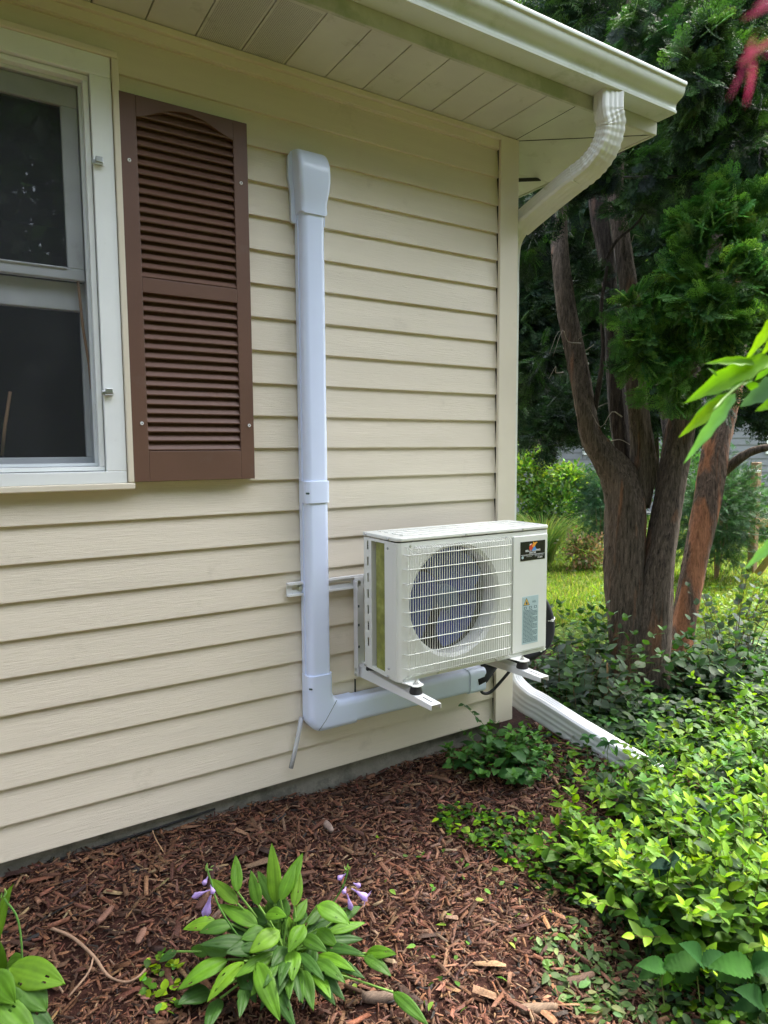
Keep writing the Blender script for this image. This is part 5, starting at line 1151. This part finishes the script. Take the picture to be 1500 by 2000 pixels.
cover('scattered_leaves','few scattered green leaf bits on the mulch',[(700,1640),(1050,1640),(1100,1850),(1040,1980),(640,2000),(650,1900),(800,1850)],60,LEAF,.026,[(.10,.2,.03),(.16,.25,.04),(.07,.15,.02)],.012,.02,upj=.4,lay=.15)
cover('lawn_weeds','sunlit weeds where the lawn meets the trees',[(1030,1290),(1180,1150),(1500,1150),(1520,1330),(1400,1330),(1200,1330)],2600,LEAF,.05,YEL,.0,.12)

# ---- foreground leaves near the lens (out of focus)
def nearleaf(bag,bu,bv,tu,tv,w_,D,col,tm=LEAFT,D2=None):
    b=at(bu,bv,D); t=at(tu,tv,D2 or D); L=np.linalg.norm(t-b); V,Fc,C=scatter(tm,[b],[t-b],[-FW+UP*.5],L,[col],wid=np.array([.8*w_/(.62*np.hypot(bu-tu,bv-tv))])); bag.add(V,Fc,C)
nb_=at(1560,720,.78); nl=empty('overhanging_branch',tuple(nb_),'blurred bright yellow green compound leaves reaching in from the right','branch'); b_=Bag(); D=.78
Y1=(.11,.24,.006);Y2=(.08,.20,.006);Y3=(.15,.27,.008);PG=(.10,.23,.08);GG=(.06,.13,.07)
for a in [(1475,712,1386,696,26,D,Y1),(1510,700,1346,765,58,D,Y1),(1470,742,1352,766,34,D+.02,Y2),(1432,772,1362,800,26,D,Y2),(1428,775,1330,843,34,D-.01,Y3),(1436,768,1342,898,30,D-.05,PG),(1530,600,1460,700,26,D,Y3),(1540,745,1452,782,60,D+.03,GG),(1470,745,1468,762,30,D,Y2),(1540,780,1480,795,34,D,Y1),(1530,1040,1460,1108,26,.7,PG),(1540,680,1480,735,40,D+.05,Y2),(1400,735,1386,716,8,D,Y2),(1530,640,1490,690,22,D,Y3)]: nearleaf(b_,*a)
b_.build('foliage',M['leaf'],nl)
MB().tube(spline([at(1560,690,.78),at(1500,715,.78),at(1455,745,.775),at(1420,773,.77),at(1395,800,.76)],5),.0014,6).build('stalk',mat('green stalk',(.3,.45,.12),.5),nl,smooth=True)
nb2=at(1540,60,.22); pk=empty('red_leaf_spray',tuple(nb2),'strongly blurred pinkish red leaves at the top right corner','branch'); b_=Bag()
K1=(.30,.030,.085);K2=(.20,.020,.07);K3=(.30,.07,.09)
for a in [(1530,10,1452,28,40,.22,K1),(1530,70,1444,118,34,.22,K3),(1478,92,1446,120,22,.22,K1),(1470,110,1462,200,24,.22,K1),(1460,120,1425,190,16,.22,K2),(1475,70,1455,110,14,.22,K3),(1530,100,1490,108,30,.22,K2),(1520,-10,1475,10,40,.22,K1)]: nearleaf(b_,*a,tm=LEAFN)
b_.build('foliage',M['redleaf'],pk)
